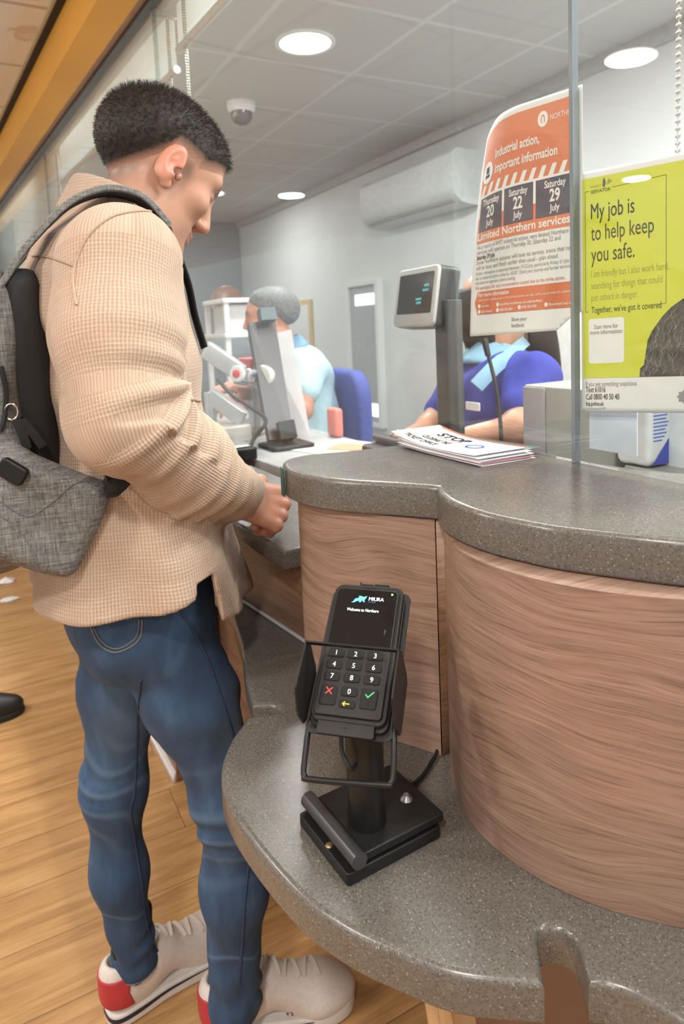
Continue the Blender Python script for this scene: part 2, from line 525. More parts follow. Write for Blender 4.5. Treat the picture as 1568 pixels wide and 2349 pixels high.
# glass panes: edges show as grey verticals at the joints
def pane(y0, y1, z0, name, nat='glass'):
    mb = MB()
    v = [(gline(y0 + 1e-4), y0), (gline(y0 + 1e-4, .010), y0), (gline(y1 - 1e-4, .010), y1), (gline(y1 - 1e-4), y1)]
    mb.slab(v, z0, 2.33, r=0, r0=0, smooth=False)
    o = structure(name, mb, MT[nat])
    return o
pane(-2.0, .636, 1.109, 'window_1')
pane(.640, .879, 1.109, 'window_2')
pane(.881, 2.205, .962, 'window_3')
pane(2.215, 4.045, .962, 'window_4')
pane(4.055, 7.2, .962, 'window_5')
structure('trim_6', MB().box((.6825, .6345, 1.109), (.6925, .6405, 2.33)), MT['glass_edge'])
for k, y in enumerate((2.21, 4.05)):
    structure('trim_%d' % (7 + k), MB().box((gline(y), y - .005, .962), (gline(y, .011), y + .005, 2.33)), thin_glass('pane joint %d' % k, (.8, .85, .84), 2.0))
# window in the back wall, seen at a slant past the staff
structure('window_6', MB().box((2.655, 4.36, .55), (2.685, 4.80, 1.62)), plain('grey window blind', (.42, .44, .46), .6))
wb = MB()
for (a, b) in (((2.63, 4.33, .52), (2.685, 4.37, 1.65)), ((2.63, 4.79, .52), (2.685, 4.83, 1.65)), ((2.632, 4.371, 1.61), (2.685, 4.789, 1.65)), ((2.632, 4.371, .52), (2.685, 4.789, .55))):
    wb.box(a, b)
structure('window_6_frame', wb, MT['white'])
structure('window_6_pane', MB().box((2.650, 4.385, 1.46), (2.6545, 4.70, 1.545)).box((2.650, 4.385, .60), (2.6545, 4.70, .70)), glow('daylight pane', (.93, .97, 1.0), 1.4))
structure('trim_9', MB().box((2.64, -2, 2.44), (2.68, 7.32, CEIL)), plain('pale cornice', (.50, .51, .52), .6))

# ---------------------------------------------------------------- lamps in the ceilings
diff_o = glow('office lamp diffuser', (1, .985, .95), 9.0)
diff_h = glow('hall lamp diffuser', (1, .95, .87), 14.0)
def downlight(x, y, z, mat, label, group=None):
    e = empty('downlight', label, 'ceiling light', (x, y, z), group)
    ring = MB().lathe([(.108, 0), (.108, -.006), (.122, -.008), (.128, -.004), (.128, 0.0)], 40, cap=False); ring.build('trim_ring', MT['white'], e)
    MB().lathe([(.001, -.003), (.108, -.003), (.108, -.0005), (.001, -.0005)], 40).build('diffuser', mat, e)
    return e
L0 = 'round recessed downlight in the grey office ceiling above the dome camera'
for k, (x, y) in enumerate(OFFICE_LAMPS):
    lab = (L0 if k == 0 else 'round office downlight further along the ceiling behind the bent head' if k == 2 else 'round office downlight in the same row, out past the glass')
    downlight(x, y, CEIL - .001, diff_o, lab, 'office downlights')
    spot_area(x, y, CEIL - .014, OFFICE_W * (.45 if k == 2 else 1), (1, .98, .95))
for k, (x, y) in enumerate(HALL_LAMPS):
    downlight(x, y, 2.489, diff_h, 'round downlight in the hall ceiling, seen only mirrored in the glass', 'hall downlights')
    spot_area(x, y, 2.475, HALL_W, (1, .965, .92))

# added fill strips, unseen behind the roller blinds, to brighten their fabric
strip = glow('added fill strip tube', (.95, .99, 1.0), 6.0)
for k, (y0, y1) in enumerate(((-1.2, .4), (.85, 1.9), (3.2, 4.0), (5.1, 6.6))):
    a = Vector((gline(y0, .26), y0, 2.47)); b = Vector((gline(y1, .26), y1, 2.47)); d = b - a
    e = empty('blind_fill_strip', 'slim added fill strip on the office ceiling hidden behind a roller blind', 'added fill strip', a, 'added fill strips behind the blinds')
    MB().tube([(0, 0, 0), tuple(d)], .013, 12).build('tube', strip, e)
    MB().tube([(0, 0, .022), tuple(d + Vector((0, 0, .022)))], .007, 8).build('batten', MT['white'], e)
    l = bpy.data.lights.new('blind_fill_glow', 'AREA'); l.shape = 'RECTANGLE'; l.size = d.length; l.size_y = .03; l.energy = BLIND_FILL_W * d.length; l.color = (.95, .99, 1)
    o = bpy.data.objects.new('blind_fill_glow', l); COL.objects.link(o)
    o.location = (a + b) / 2 + Vector((-.02, 0, -.012))
    o.rotation_euler = Vector((-.75, 0, -.66)).to_track_quat('-Z', 'X').to_euler()
    dv_ = d.normalized(); zz_ = Vector((.75, 0, .66)); zz_ = (zz_ - dv_ * zz_.dot(dv_)).normalized(); yy_ = zz_.cross(dv_)
    o.rotation_euler = Matrix((dv_, yy_, zz_)).transposed().to_euler()
# dome camera, sprinkler
e = empty('dome_camera', 'white dome security camera on the office ceiling behind the glass', 'security camera', (1.33, 3.50, CEIL))
MB().lathe([(.0, 0), (.075, 0), (.075, -.03), (.062, -.05), (.058, -.05)], 32).build('housing', MT['white'], e)
MB().lathe([(.058, -.05), (.056, -.075), (.042, -.10), (.02, -.112), (.001, -.115)], 28, cap=False).build('dome', plain('smoked dome', (.12, .12, .13), .08), e)
e = empty('sprinkler', 'small dark sprinkler head in the ceiling tile beside the glass joint', 'sprinkler', (1.86, 1.83, CEIL))
MB().lathe([(.03, 0), (.03, -.006), (.012, -.008), (.012, -.03), (.02, -.032), (.02, -.036), (.001, -.037)], 20).build('sprinkler_body', MT['grey_metal'], e)

# ---------------------------------------------------------------- roller blinds above the glass
fab = NT('white blind fabric')
fc = fab.ramp(fab.noise(fab.mapping(fab.coord(), (1, 1, 60)), 8, 2), [(.3, (.74, .77, .76)), (.7, (.82, .85, .84))])
fb = fab.bsdf(fc, .8)
ftr = fab.n('ShaderNodeBsdfTranslucent'); ftr.inputs[0].default_value = (.85, .88, .86, 1)
fmx = fab.n('ShaderNodeMixShader', i_Fac=.55); fab.l(fb.outputs[0], fmx.inputs[1]); fab.l(ftr.outputs[0], fmx.inputs[2]); fab.l(fmx.outputs[0], fab.out.inputs[0])
BF = fab.m
def blind(y0, y1, zbar, label, chain_y, chain_len, off=.045):
    c = Vector((gline(y0, off), y0, 2.355))
    e = empty('roller_blind', label, 'roller blind', c, 'roller blinds behind the glass screen')
    d = (Vector((gline(y1, off), y1, 0)) - Vector((gline(y0, off), y0, 0)))
    L = d.length; d.normalize(); nrm = Vector((d.y, -d.x, 0))
    MB().tube([(0, 0, 0), tuple(d * L)], .039, 20).build('roller_tube', MT['white'], e)
    q = nrm * .040
    mb = MB()
    a0 = q + d * .008; a1 = q + d * (L - .008)
    mb.slab([(a0.x, a0.y), (a0.x + .0012, a0.y), (a1.x + .0012, a1.y), (a1.x, a1.y)], zbar - 2.355, .0, r=0, r0=0, smooth=False)
    mb.build('blind_fabric', BF, e)
    MB().tube([tuple(a0 + Vector((0, 0, zbar - 2.355))), tuple(a1 + Vector((0, 0, zbar - 2.355)))], .013, 12).build('bottom_bar', MT['white'], e)
    for t in (0.004, L - .004):
        p = d * t
        b = MB(); b.slab([(p.x - .036, p.y - .003), (p.x + .045, p.y - .003), (p.x + .045, p.y + .003), (p.x - .036, p.y + .003)], -.05, .09, r=.001)
        b.build('bracket', MT['white'], e)
    # bead chain: a loop of two strands
    pts = d * chain_y
    ch = MB()
    for sx in (-.011, .011):
        nb = int(chain_len / .0085)
        for k in range(nb):
            z = -.01 - k * .0085
            r = .0032
            ch.lathe([(.0004, -r), (r * .8, -r * .6), (r, 0), (r * .8, r * .6), (.0004, r)], 6, Matrix.Translation((pts.x + .036, pts.y + sx, z)))
        ch.tube([(pts.x + .036, pts.y + sx, 0), (pts.x + .036, pts.y + sx, -chain_len)], .0009, 4)
    ch.build('bead_chain', plain('steel bead chain', (.50, .48, .43), .3, .7), e)
    return e
blind(.70, 2.235, 2.205, 'white roller blind over the near screen bay, rolled down a little', 1.46, .32)
blind(2.245, 4.08, 2.155, 'white roller blind over the screen bay behind the man with the backpack', .06, .40)
blind(4.09, 7.1, 1.80, 'white roller blind in the far screen bay, drawn down lowest', .06, .45)
blind(-1.9, .69, 2.30, 'white roller blind over the end bay with the long bead chain by the yellow poster', 2.435, .88)
# ================================================================ counter joinery
SH, SH0 = 0.770, 0.731        # writing shelf
LT, LT0 = 1.108, 1.066        # raised ledge
# --- writing shelf, one continuous top with two cable slots in its front edge
front = []
front += [(.40, 2.2), (.40, 1.6), (.385, 1.22)]
front += [(.350, 1.06), (.318, .955), (.300, .875)]
slotA = [(.3235, .862), (.331, .850), (.327, .838), (.300, .847), (.2815, .852)]
nose = smooth_line([(.270, .838), (.247, .814), (.222, .775), (.2085, .734), (.2045, .690), (.2065, .647), (.2135, .589), (.224, .537), (.240, .498), (.254, .472), (.270, .449), (.291, .419), (.312, .399), (.338, .380), (.356, .367)], 4)
slotB = [(.3800, .4000), (.3870, .4050), (.3960, .4035), (.4055, .3950), (.4085, .3860), (.4050, .3760), (.3870, .3500)]
tail = smooth_line([(.397, .343), (.408, .330), (.418, .309), (.424, .290), (.43, .25), (.44, .15), (.46, 0), (.50, -.5)], 4)
back = [(.66, -.5), (.66, .88), (.60, 2.2)]
out = front + slotA + nose + slotB + tail + back      # runs clockwise? -> orient
def ccw(P):
    a = sum(P[i][0] * P[(i + 1) % len(P)][1] - P[(i + 1) % len(P)][0] * P[i][1] for i in range(len(P)))
    return P if a > 0 else P[::-1]
mb = MB(); mb.slab(ccw(out), SH0, SH, r=.007, r0=.004, seg=5)
sh = mb.build('writing_shelf', MT['stone'])
tag(sh, 'grey speckled low counter shelf with curved front and cable slots', 'counter shelf')

# --- raised ledge with two rounded lobes
rear = smooth_line([(.463, .6445), (.436, .681), (.403, .721), (.379, .757), (.364, .795), (.3605, .845), (.367, .880), (.383, .911), (.407, .926), (.437, .929), (.493, .916), (.556, .909), (.62, .90), (.67, .86)], 5)
frontl = smooth_line([(.463, .643), (.448, .617), (.437, .583), (.433, .547), (.4355, .513), (.443, .483), (.456, .447), (.481, .405), (.513, .358), (.56, .31), (.66, .23), (.80, .14)], 5)
out = frontl[::-1] + rear[1:] + [(.705, .86), (.705, .62), (.715, .55), (.80, .40)]
mb = MB(); mb.slab(ccw(out), LT0, LT, r=.007, r0=.004, seg=5)
tag(mb.build('raised_ledge', MT['stone']), 'polished grey speckled raised ledge with two rounded lobes below the posters', 'counter ledge')

# --- curved oak drums under the ledge
def drum(name, outer, inner_close, label, mat):
    e = empty(name, label, 'counter panel', (outer[0][0], outer[0][1], SH))
    P = ccw(outer + inner_close)
    P = [(p[0] - outer[0][0], p[1] - outer[0][1]) for p in P]
    mb = MB(); mb.slab(P, 0.0005, LT0 - SH - .0005, r=0, r0=0)
    mb.build('curved_panel', mat, e)
    return e
fd = smooth_line([(.640, .635), (.500, .636), (.468, .632), (.447, .608), (.434, .580), (.4215, .553), (.4165, .523), (.4165, .496), (.4205, .466), (.4305, .432), (.447, .399), (.463, .376), (.494, .342), (.54, .305), (.60, .255), (.64, .235)], 5)
drum('front_drum_panel', fd, [(.648, .60), (.648, .26)][:1], 'curved oak laminate drum panel under the front lobe, close to the camera', MT['oak'])
rd = smooth_line([(.458, .6415), (.441, .672), (.416, .714), (.394, .750), (.380, .790), (.377, .830), (.383, .868), (.402, .905), (.424, .945), (.440, .978)], 5)
e = drum('rear_drum_panel', rd, [(.56, .978), (.56, .67), (.476, .663)], 'curved oak laminate drum panel behind the card reader', MT['oak'])
mb = MB()
mb.slab(ccw([(.4585 - rd[0][0], .6400 - rd[0][1]), (.478 - rd[0][0], .6625 - rd[0][1]), (.545 - rd[0][0], .6630 - rd[0][1]), (.545 - rd[0][0], .6445 - rd[0][1])]), .0005, LT0 - SH - .0005, r=0, r0=0)
mb.build('end_strip', MT['oak_side'], e)

# --- transaction worktop at the next position with its fascia
e = empty('transaction_counter', 'dark speckled transaction worktop at the customer hands, oak fascia below', 'counter', (.42, 1.05, SH))
o = MB(); o.slab(ccw([(.405 - .42, .985 - 1.05), (.62 - .42, .982 - 1.05), (gline(2.2, -.03) - .42, 1.15), (.335 - .42, 1.15), (.392 - .42, .18)]), .945 - SH - .035, .945 - SH, r=.006)
o.build('worktop', MT['stone'], e)
o = MB(); o.slab(ccw([(.4475 - .42, .983 - 1.05), (.47 - .42, .983 - 1.05), (.40 - .42, 1.15), (.378 - .42, 1.15), (.418 - .42, .18)]), .0005, .945 - SH - .0355, r=0, r0=0)
o.build('fascia', MT['oak_base'], e)
o = MB(); o.tube([(.444 - .42, 1.0 - 1.05, .004), (.4145 - .42, .18, .004), (.374 - .42, 1.15, .004)], .0035, 6); o.build('sealant_bead', plain('grey sealant', (.42, .42, .41), .5), e)
# dark metal coin tray let into the worktop
o = MB(); o.slab(ccw([(.50 - .42, 1.33 - 1.05), (.60 - .42, 1.30 - 1.05), (.59 - .42, 1.62 - 1.05), (.49 - .42, 1.65 - 1.05)]), .945 - SH, .945 - SH + .012, r=.004); o.build('coin_tray', plain('brushed steel tray', (.5, .5, .5), .3, .9), e)

# --- base panel under the shelf, skirting and an angled bracket
e = empty('counter_base', 'brown oak pedestal below the far end of the low shelf with white skirting', 'counter base', (.45, 0, 0))
bl = [(.402, 1.88), (.375, 2.6)]
mb = MB(); P = bl + [(p[0] + .125, p[1]) for p in bl[::-1]]; P = [(p[0] - .45, p[1]) for p in P]
mb.slab(ccw(P), .0, SH0 - .0005, r=0, r0=0, smooth=False); mb.build('base_panel', MT['oak_side'], e)
mb = MB(); P = [(p[0] - .012, p[1]) for p in bl] + [(p[0] - .0005, p[1]) for p in bl[::-1]]; P = [(p[0] - .45, p[1]) for p in P]
mb.slab(ccw(P), .0, .03, r=0, r0=0); mb.build('skirting', MT['white'], e)
pale = laminate('pale oak edging', (.45, .27, .13), (.60, .40, .21), (.70, .50, .29), uv=False, su=3, sv=3)
e = empty('shelf_bracket', 'pale oak angled bracket supporting the low shelf from below', 'shelf bracket', (.30, .50, .0))
for k, (y0, y1, nm) in enumerate(((.502, .530, 'bracket_board'), (.531, .559, 'bracket_board'))):
    mb = MB()
    V = [(.345, y0, SH0 - .0005), (.372, y0, SH0 - .0005), (.470, y0, .0), (.443, y0, .0)]
    V += [(p[0], y1, p[2]) for p in V]
    V = [(p[0] - .30, p[1] - .50, p[2]) for p in V]
    mb.add(V, [(0, 1, 2, 3), (7, 6, 5, 4), (0, 3, 7, 4), (3, 2, 6, 7), (2, 1, 5, 6), (1, 0, 4, 5)], smooth=False)
    mb.build(nm, pale, e)
# ================================================================ card reader on its stand
def yaw_frame(o, yaw, tilt):
    W = Vector((math.cos(yaw), math.sin(yaw), 0)); B = Vector((-math.sin(yaw), math.cos(yaw), 0))
    U = B * math.sin(tilt) + Vector((0, 0, 1)) * math.cos(tilt)
    N = W.cross(U)
    return Matrix(((W.x, U.x, N.x, o[0]), (W.y, U.y, N.y, o[1]), (W.z, U.z, N.z, o[2]), (0, 0, 0, 1)))
RF = yaw_frame((.2799, .5455, .9284), math.radians(-44), math.radians(51)) @ Matrix.Scale(.962, 4)
texd = plain('textured black steel', (.020, .0185, .018), .5, bump=.6, scale=260, Specular_IOR_Level=.35)
st = empty('card_reader_stand', 'black steel stand with square base, round pole and wire handle on the low shelf', 'stand', (.311, .569, SH))
ang = math.radians(3)
BM = Matrix.Rotation(ang, 4, 'Z')
def bl2(dx0, dy0, dx1, dy1, r=.004): return rrect(dx0, dy0, dx1, dy1, r)
MB().slab(bl2(-.048, -.038, .066, .062), .0, .013, r=.0015, M=BM).build('base_plate', MT['black'], st)
MB().slab(bl2(-.026, -.036, .072, .060, .003), .0145, .024, r=.002, M=BM).build('top_plate', MT['black'], st)
MB().tube([tuple(BM @ Vector((-.036, -.042, .0245))), tuple(BM @ Vector((-.036, .062, .0245)))], .0085, 24).build('hinge_roller', plain('dark satin roller', (.030, .030, .034), .3), st)
MB().lathe([(.0195, .024), (.0195, .1475), (.0180, .1490)], 40).build('pole', MT['black_smooth'], st)
MB().lathe([(.001, .0295), (.0028, .0295), (.0030, .0285), (.0055, .0265), (.0068, .024)], 20, Matrix.Translation((.0515, .005, 0))).build('bolt', MT['grey_metal'], st)
MB().lathe([(.001, .0018), (.003, .0015), (.004, .0)], 14, Matrix.Translation((-.0435, .002, .013))).build('bolt', plain('brass screw', (.45, .33, .16), .35, .8), st)
RL = Matrix.Translation((-.311, -.569, -SH)) @ RF          # reader frame -> stand frame
cr = MB(); cr.slab(rrect(-.046, -.0135, .046, .1475, .009, 6), -.0195, -.0175, r=.0006)
cr.slab(rrect(-.020, .040, .020, .080, .004), -.034, -.0195, r=.001)
cp = cr.xf(RL).build('cradle_plate', texd, st)
cl = MB()
cl.slab(rrect(-.0415, -.0085, .0415, .1415, .010, 6), -.0174, -.0105, r=.0015)
cl.xf(RL).build('cradle_tray', MT['black_smooth'], st)
# privacy hood: two bent side wings joined by a thin bar
wing = [(.0605, .030), (.0605, .0285), (.0635, .018), (.052, -.010), (.046, -.0165), (-.002, -.0165), (-.0075, -.012), (-.0065, .006), (-.004, .012), (.012, .030)]
for sgn, nm in ((-1, 'hood_wing'), (1, 'hood_wing')):
    mb = MB()
    n = len(wing)
    V = []
    for th in (0, .0018):
        for (u, nn) in wing:
            w = .0455 + .0025 * (nn + .0165) / .045 + th if sgn < 0 else .0520 - .0035 * (nn + .0165) / .045 + th
            V.append((sgn * w, u, nn))
    F = [tuple(range(n)), tuple(range(n, 2 * n))[::-1]] + [(i, (i + 1) % n, n + (i + 1) % n, n + i) for i in range(n)]
    mb.add(V, F, smooth=False).xf(RL).build(nm, plain('satin black hood %d' % sgn, (.014, .012, .0115), .40, Specular_IOR_Level=.3), st)
mb = MB(); mb.box((-.0495, .0592, .0245), (.0500, .0610, .0300)); mb.xf(RL).build('hood_bar', MT['black_smooth'], st)
hp = [(-.040, .012, -.020), (-.0425, -.009, -.0205), (-.0415, -.043, -.0275), (-.0395, -.0500, -.029), (-.033, -.0525, -.0295), (.040, -.0480, -.0295), (.0465, -.0455, -.029), (.0485, -.0385, -.0275), (.0465, -.008, -.0205), (.0445, .012, -.020)]
MB().tube(smooth_line([tuple(RL @ Vector(p)) for p in hp], 5), .0029, 12).build('wire_handle', MT['black_smooth'], st)

# --- the terminal itself
dv = bpy.data.objects.new('card_reader', None); dv.empty_display_size = .02; dv.matrix_world = RF; link(dv)
tag(dv, 'black handheld card payment terminal with keypad, lit screen and green light', 'card reader')
shell = plain('warm black plastic', (.015, .013, .0125), .45, bump=.1, scale=300, Specular_IOR_Level=.3)
mb = MB(); mb.slab(rrect(-.0400, -.0085 + .004, .0400, .1475, .0100, 7), -.0103, -.0040, r=.002); mb.build('back_shell', shell, dv)
mb = MB(); mb.slab(rrect(-.0355, 0, .0355, .1405, .0050, 6), -.0040, .0, r=.0012, r0=.0); mb.build('body', shell, dv)
mb = MB(); mb.slab(rrect(-.010, .1475, .010 - .006, .1497, .0006), -.0085, -.0055, r=.0004); mb.slab(rrect(.005, .147, .022, .1500, .0008), -.0090, -.0045, r=.0006); mb.slab(rrect(-.0125, .147, -.0110, .1520, .0005), -.0080, -.0060, r=.0003)
mb.build('latch', MT['black_smooth'], dv)
mb = MB(); mb.slab(rrect(-.0300, -.0165, .0290, -.0010, .003), -.0095, -.0050, r=.0008); mb.build('card_slot_lip', shell, dv)
scr = plain('black screen glass', (.004, .004, .005), .06)
mb = MB(); mb.slab(rrect(-.0343, .0720, .0343, .1392, .0042, 6), -.0006, .0009, r=.0005, r0=0); sg = mb.build('screen', scr, dv)
mb = MB(); mb.slab(rrect(-.0290, .0780, .0255, .1220, .0015), .0009, .00095, r=0, r0=0); mb.build('display_area', plain('unlit display area', (.0045, .0045, .006), .10), sg)
def flat_text(body, size, x, y, z, mat, parent, name='lettering', align='CENTER', bold=0.0, sx=1.0, shear=0.0, spacing=1.0, th=.00012):
    V, F = text_mesh(body, size, align, bold, sx, shear, spacing)
    return MB().add([(x + p[0], y + p[1], z) for p in V], F, smooth=False).build(name, mat, parent)
ice = glow('screen white', (.86, .90, 1.0), 1.0)
cyan = glow('screen blue', (.10, .46, .80), .9)
flat_text('MIURA', .0062, .0110, .1262, .00100, ice, sg, 'logo_lettering', bold=.012, sx=.94)
flat_text('SYSTEMS', .0018, .0065, .1238, .00100, glow('screen dim blue', (.05, .20, .36), .8), sg, 'logo_lettering', spacing=1.25)
flat_text('Welcome to Northern', .0051, -.0022, .1125, .00100, ice, sg, 'screen_lettering', sx=.76, bold=.006)
# blue bull mark
bull = [(-.0170, .1228), (-.0150, .1240), (-.0140, .1262), (-.0125, .1278), (-.0100, .1284), (-.0085, .1300), (-.0098, .1310), (-.0070, .1312), (-.0040, .1302), (-.0016, .1306), (.0002, .1318), (-.0004, .1300), (-.0010, .1282), (-.0022, .1266), (-.0020, .1248), (-.0012, .1238), (-.0034, .1240), (-.0042, .1256), (-.0056, .1252), (-.0060, .1236), (-.0082, .1232), (-.0078, .1250), (-.0100, .1248), (-.0118, .1240), (-.0140, .1226)]
mb = MB(); mb.add([(p[0], p[1], .0010) for p in bull], [tuple(range(len(bull)))[::-1]], smooth=False); mb.build('logo_bull', cyan, sg)
MB().lathe([(.0001, .0013), (.0009, .0013), (.0011, .0009)], 14, Matrix.Translation((.0283, .1352, 0))).build('status_light', glow('green status light', (.30, 1.0, .12), 5.0), dv)
keym = plain('rubber keys', (.0065, .006, .006), .5, Specular_IOR_Level=.25)
whit = glow('key numeral white', (.80, .80, .80), .35)
rim = plain('key moulding', (.022, .020, .019), .38)
cols = (-.0225, -.0013, .0200)
rows = {1: .0640, 2: .0515, 3: .0388, 0: .0245}
def key(x, y, w, h, name='key'):
    mb = MB(); mb.slab(rrect(x - w / 2, y - h / 2, x + w / 2, y + h / 2, .0026, 5), -.0005, .0011, r=.0008, r0=0)
    return mb.build(name, keym, dv)
for k in range(9):
    x, y = cols[k % 3], rows[1 + k // 3]
    kk = key(x, y, .0172, .0098)
    flat_text(str(k + 1), .0074, x, y - .0026, .00116, whit, kk, 'numeral', bold=.006)
kk = key(cols[1], .0247, .0172, .0098); flat_text('0', .0074, cols[1], .0221, .00116, whit, kk, 'numeral', bold=.006)
def stroke(pts, w, mat, parent, name, z=.00118):
    mb = MB()
    for a, b in zip(pts[:-1], pts[1:]):
        a = Vector(a); b = Vector(b); d = (b - a).normalized(); q = Vector((-d.y, d.x)) * w / 2; d = d * w / 2
        mb.add([(a.x - d.x + q.x, a.y - d.y + q.y, z), (a.x - d.x - q.x, a.y - d.y - q.y, z), (b.x + d.x - q.x, b.y + d.y - q.y, z), (b.x + d.x + q.x, b.y + d.y + q.y, z)], [(0, 1, 2, 3)], smooth=False)
    return mb.build(name, mat, parent)
red = glow('key red', (.80, .05, .04), .5); grn = glow('key green', (.06, .62, .16), .5); yel = glow('key yellow', (.85, .60, .03), .5)
emb = plain('embossed mark', (.006, .006, .006), .3)
kx = key(cols[0], .0195, .0172, .0205)
stroke([(cols[0] - .003, .0205), (cols[0] + .003, .0265)], .0010, red, kx, 'cross_mark'); stroke([(cols[0] - .003, .0265), (cols[0] + .003, .0205)], .0010, red, kx, 'cross_mark')
stroke([(cols[0] - .0018, .0130), (cols[0] + .0018, .0166)], .0005, emb, kx, 'embossed_mark'); stroke([(cols[0] - .0018, .0166), (cols[0] + .0018, .0130)], .0005, emb, kx, 'embossed_mark')
kv = key(cols[2], .0195, .0172, .0205)
stroke([(cols[2] - .0036, .0232), (cols[2] - .0012, .0206), (cols[2] + .0042, .0262)], .0010, grn, kv, 'tick_mark')
ring = [(cols[2] + .0018 * math.cos(a * math.pi / 6), .0142 + .0018 * math.sin(a * math.pi / 6)) for a in range(13)]
stroke(ring, .0005, emb, kv, 'embossed_mark')
ka = key(cols[1], .0121, .0172, .0078)
stroke([(cols[1] - .0045, .0121), (cols[1] + .0020, .0121)], .0009, yel, ka, 'arrow_mark'); stroke([(cols[1] - .0027, .0139), (cols[1] - .0047, .0121), (cols[1] - .0027, .0103)], .0009, yel, ka, 'arrow_mark')
stroke([(cols[1] + .0066, .0136), (cols[1] + .0050, .0121), (cols[1] + .0066, .0106)], .0005, emb, ka, 'embossed_mark')
stroke([(-.0030, .1440), (.0030, .1440)], .0014, emb, dv, 'card_symbol', -.0039); stroke([(-.0055, .1432), (-.0065, .1440), (-.0055, .1448)], .0006, emb, dv, 'card_symbol', -.0039); stroke([(.0055, .1432), (.0065, .1440), (.0055, .1448)], .0006, emb, dv, 'card_symbol', -.0039)
stroke([(-.0045, -.0090), (.0035, -.0090)], .0012, emb, dv, 'card_symbol', -.00495); stroke([(-.0005, -.0095), (-.0005, -.0125)], .0018, emb, dv, 'card_symbol', -.00495)
# finger smear on the screen
mb = MB(); mb.add([(.0245 + .0024 * math.cos(a) * (1 + .2 * math.sin(3 * a)), .0905 + .0042 * math.sin(a), .00093) for a in [k * math.pi / 9 for k in range(18)]], [tuple(range(18))], smooth=False)
mb.build('finger_smear', plain('greasy smear', (.045, .048, .058), .35, mottled=.5, scale=900), sg)
# cable
cb = MB()
pts = [tuple(RF @ Vector(p)) for p in ((-.012, -.002, -.034), (-.010, -.020, -.046), (.0, -.030, -.060))] + [(.318, .597, .86), (.330, .612, .815), (.350, .618, .780), (.378, .612, .7735), (.41, .618, .7735), (.440, .636, .774), (.4575, .648, .776), (.4745, .662, .785)]
cb.tube(smooth_line(pts, 8), .0022, 10)
tag(cb.build('reader_cable', MT['rubber']), 'thin black cable running from the card reader into the gap between the drums', 'cable')
# ================================================================ posters taped behind the glass
def poster_sheet(name, label, cat, W, H, fn, color_mat, res=(24, 30), shape=None):
    """fn(u, v) -> 3D, u right and v up in metres from the lower corner"""
    e = empty(name, label, cat, fn(0, 0))
    o = np.array(fn(0, 0))
    return e, o
def decal(e, o, fn, V, F, mat, name, lift=.0006, maxlen=.012):
    """flat art mapped on the curved sheet, lifted a hair towards the hall"""
    bm = bmesh.new()
    vs = [bm.verts.new((p[0], p[1], 0)) for p in V]
    for f in F:
        try: bm.faces.new([vs[i] for i in f])
        except ValueError: pass
    for ax in (0, 1):
        lo = min(p[ax] for p in V); hi = max(p[ax] for p in V)
        st_ = .007
        if hi - lo < st_ or len(V) > 60: continue
        for k in range(int(math.floor(lo / st_)) + 1, int(math.ceil(hi / st_))):
            co = [0, 0, 0]; co[ax] = k * st_; no = [0, 0, 0]; no[ax] = 1
            bmesh.ops.bisect_plane(bm, geom=bm.verts[:] + bm.edges[:] + bm.faces[:], dist=1e-7, plane_co=co, plane_no=no)
    bmesh.ops.triangulate(bm, faces=[f for f in bm.faces if len(f.verts) > 4])
    bm.verts.ensure_lookup_table()
    mb = MB()
    VV = []
    for v in bm.verts:
        p = fn(v.co.x, v.co.y)
        VV.append((p[0] - o[0] - lift, p[1] - o[1], p[2] - o[2]))
    for i, v in enumerate(bm.verts): v.index = i
    mb.add(VV, [[v.index for v in f.verts] for f in bm.faces])
    bm.free()
    return mb.build(name, mat, e)
def rect_art(x0, y0, x1, y1): return [(x0, y0), (x1, y0), (x1, y1), (x0, y1)], [(0, 1, 2, 3)]
def sheet(e, o, fn, poly, mat, name, th=.00025):
    a = decal(e, o, fn, poly, [tuple(range(len(poly)))], mat, name, lift=0.0)
    m = a.modifiers.new('thickness', 'SOLIDIFY'); m.thickness = th; m.offset = 0
    return a
def ptext(e, o, fn, body, size, x, y, mat, name='lettering', align='LEFT', bold=0.0, sx=1.0, shear=0.0, lift=.0009, spacing=1.0, width=None):
    V, F = text_mesh(body, size, align, bold, sx, shear, spacing)
    if width:
        xs = [p[0] for p in V]; k = width / (max(xs) - min(xs)); V = [((p[0] - min(xs)) * k, p[1]) for p in V]
    return decal(e, o, fn, [(x + p[0], y + p[1]) for p in V], F, mat, name, lift, .02)
paper = plain('white poster paper', (.80, .80, .80), .45, mottled=.01)
orange = plain('poster orange', (.72, .235, .125), .45, mottled=.01)
slate = plain('poster slate blue', (.100, .100, .135), .45, mottled=.01)
pwhite = plain('poster print white', (.84, .83, .82), .45, mottled=.01)
pgrey = plain('poster print grey', (.30, .30, .31), .5, mottled=.01)
pdark = plain('poster print dark', (.05, .05, .06), .5, mottled=.01)

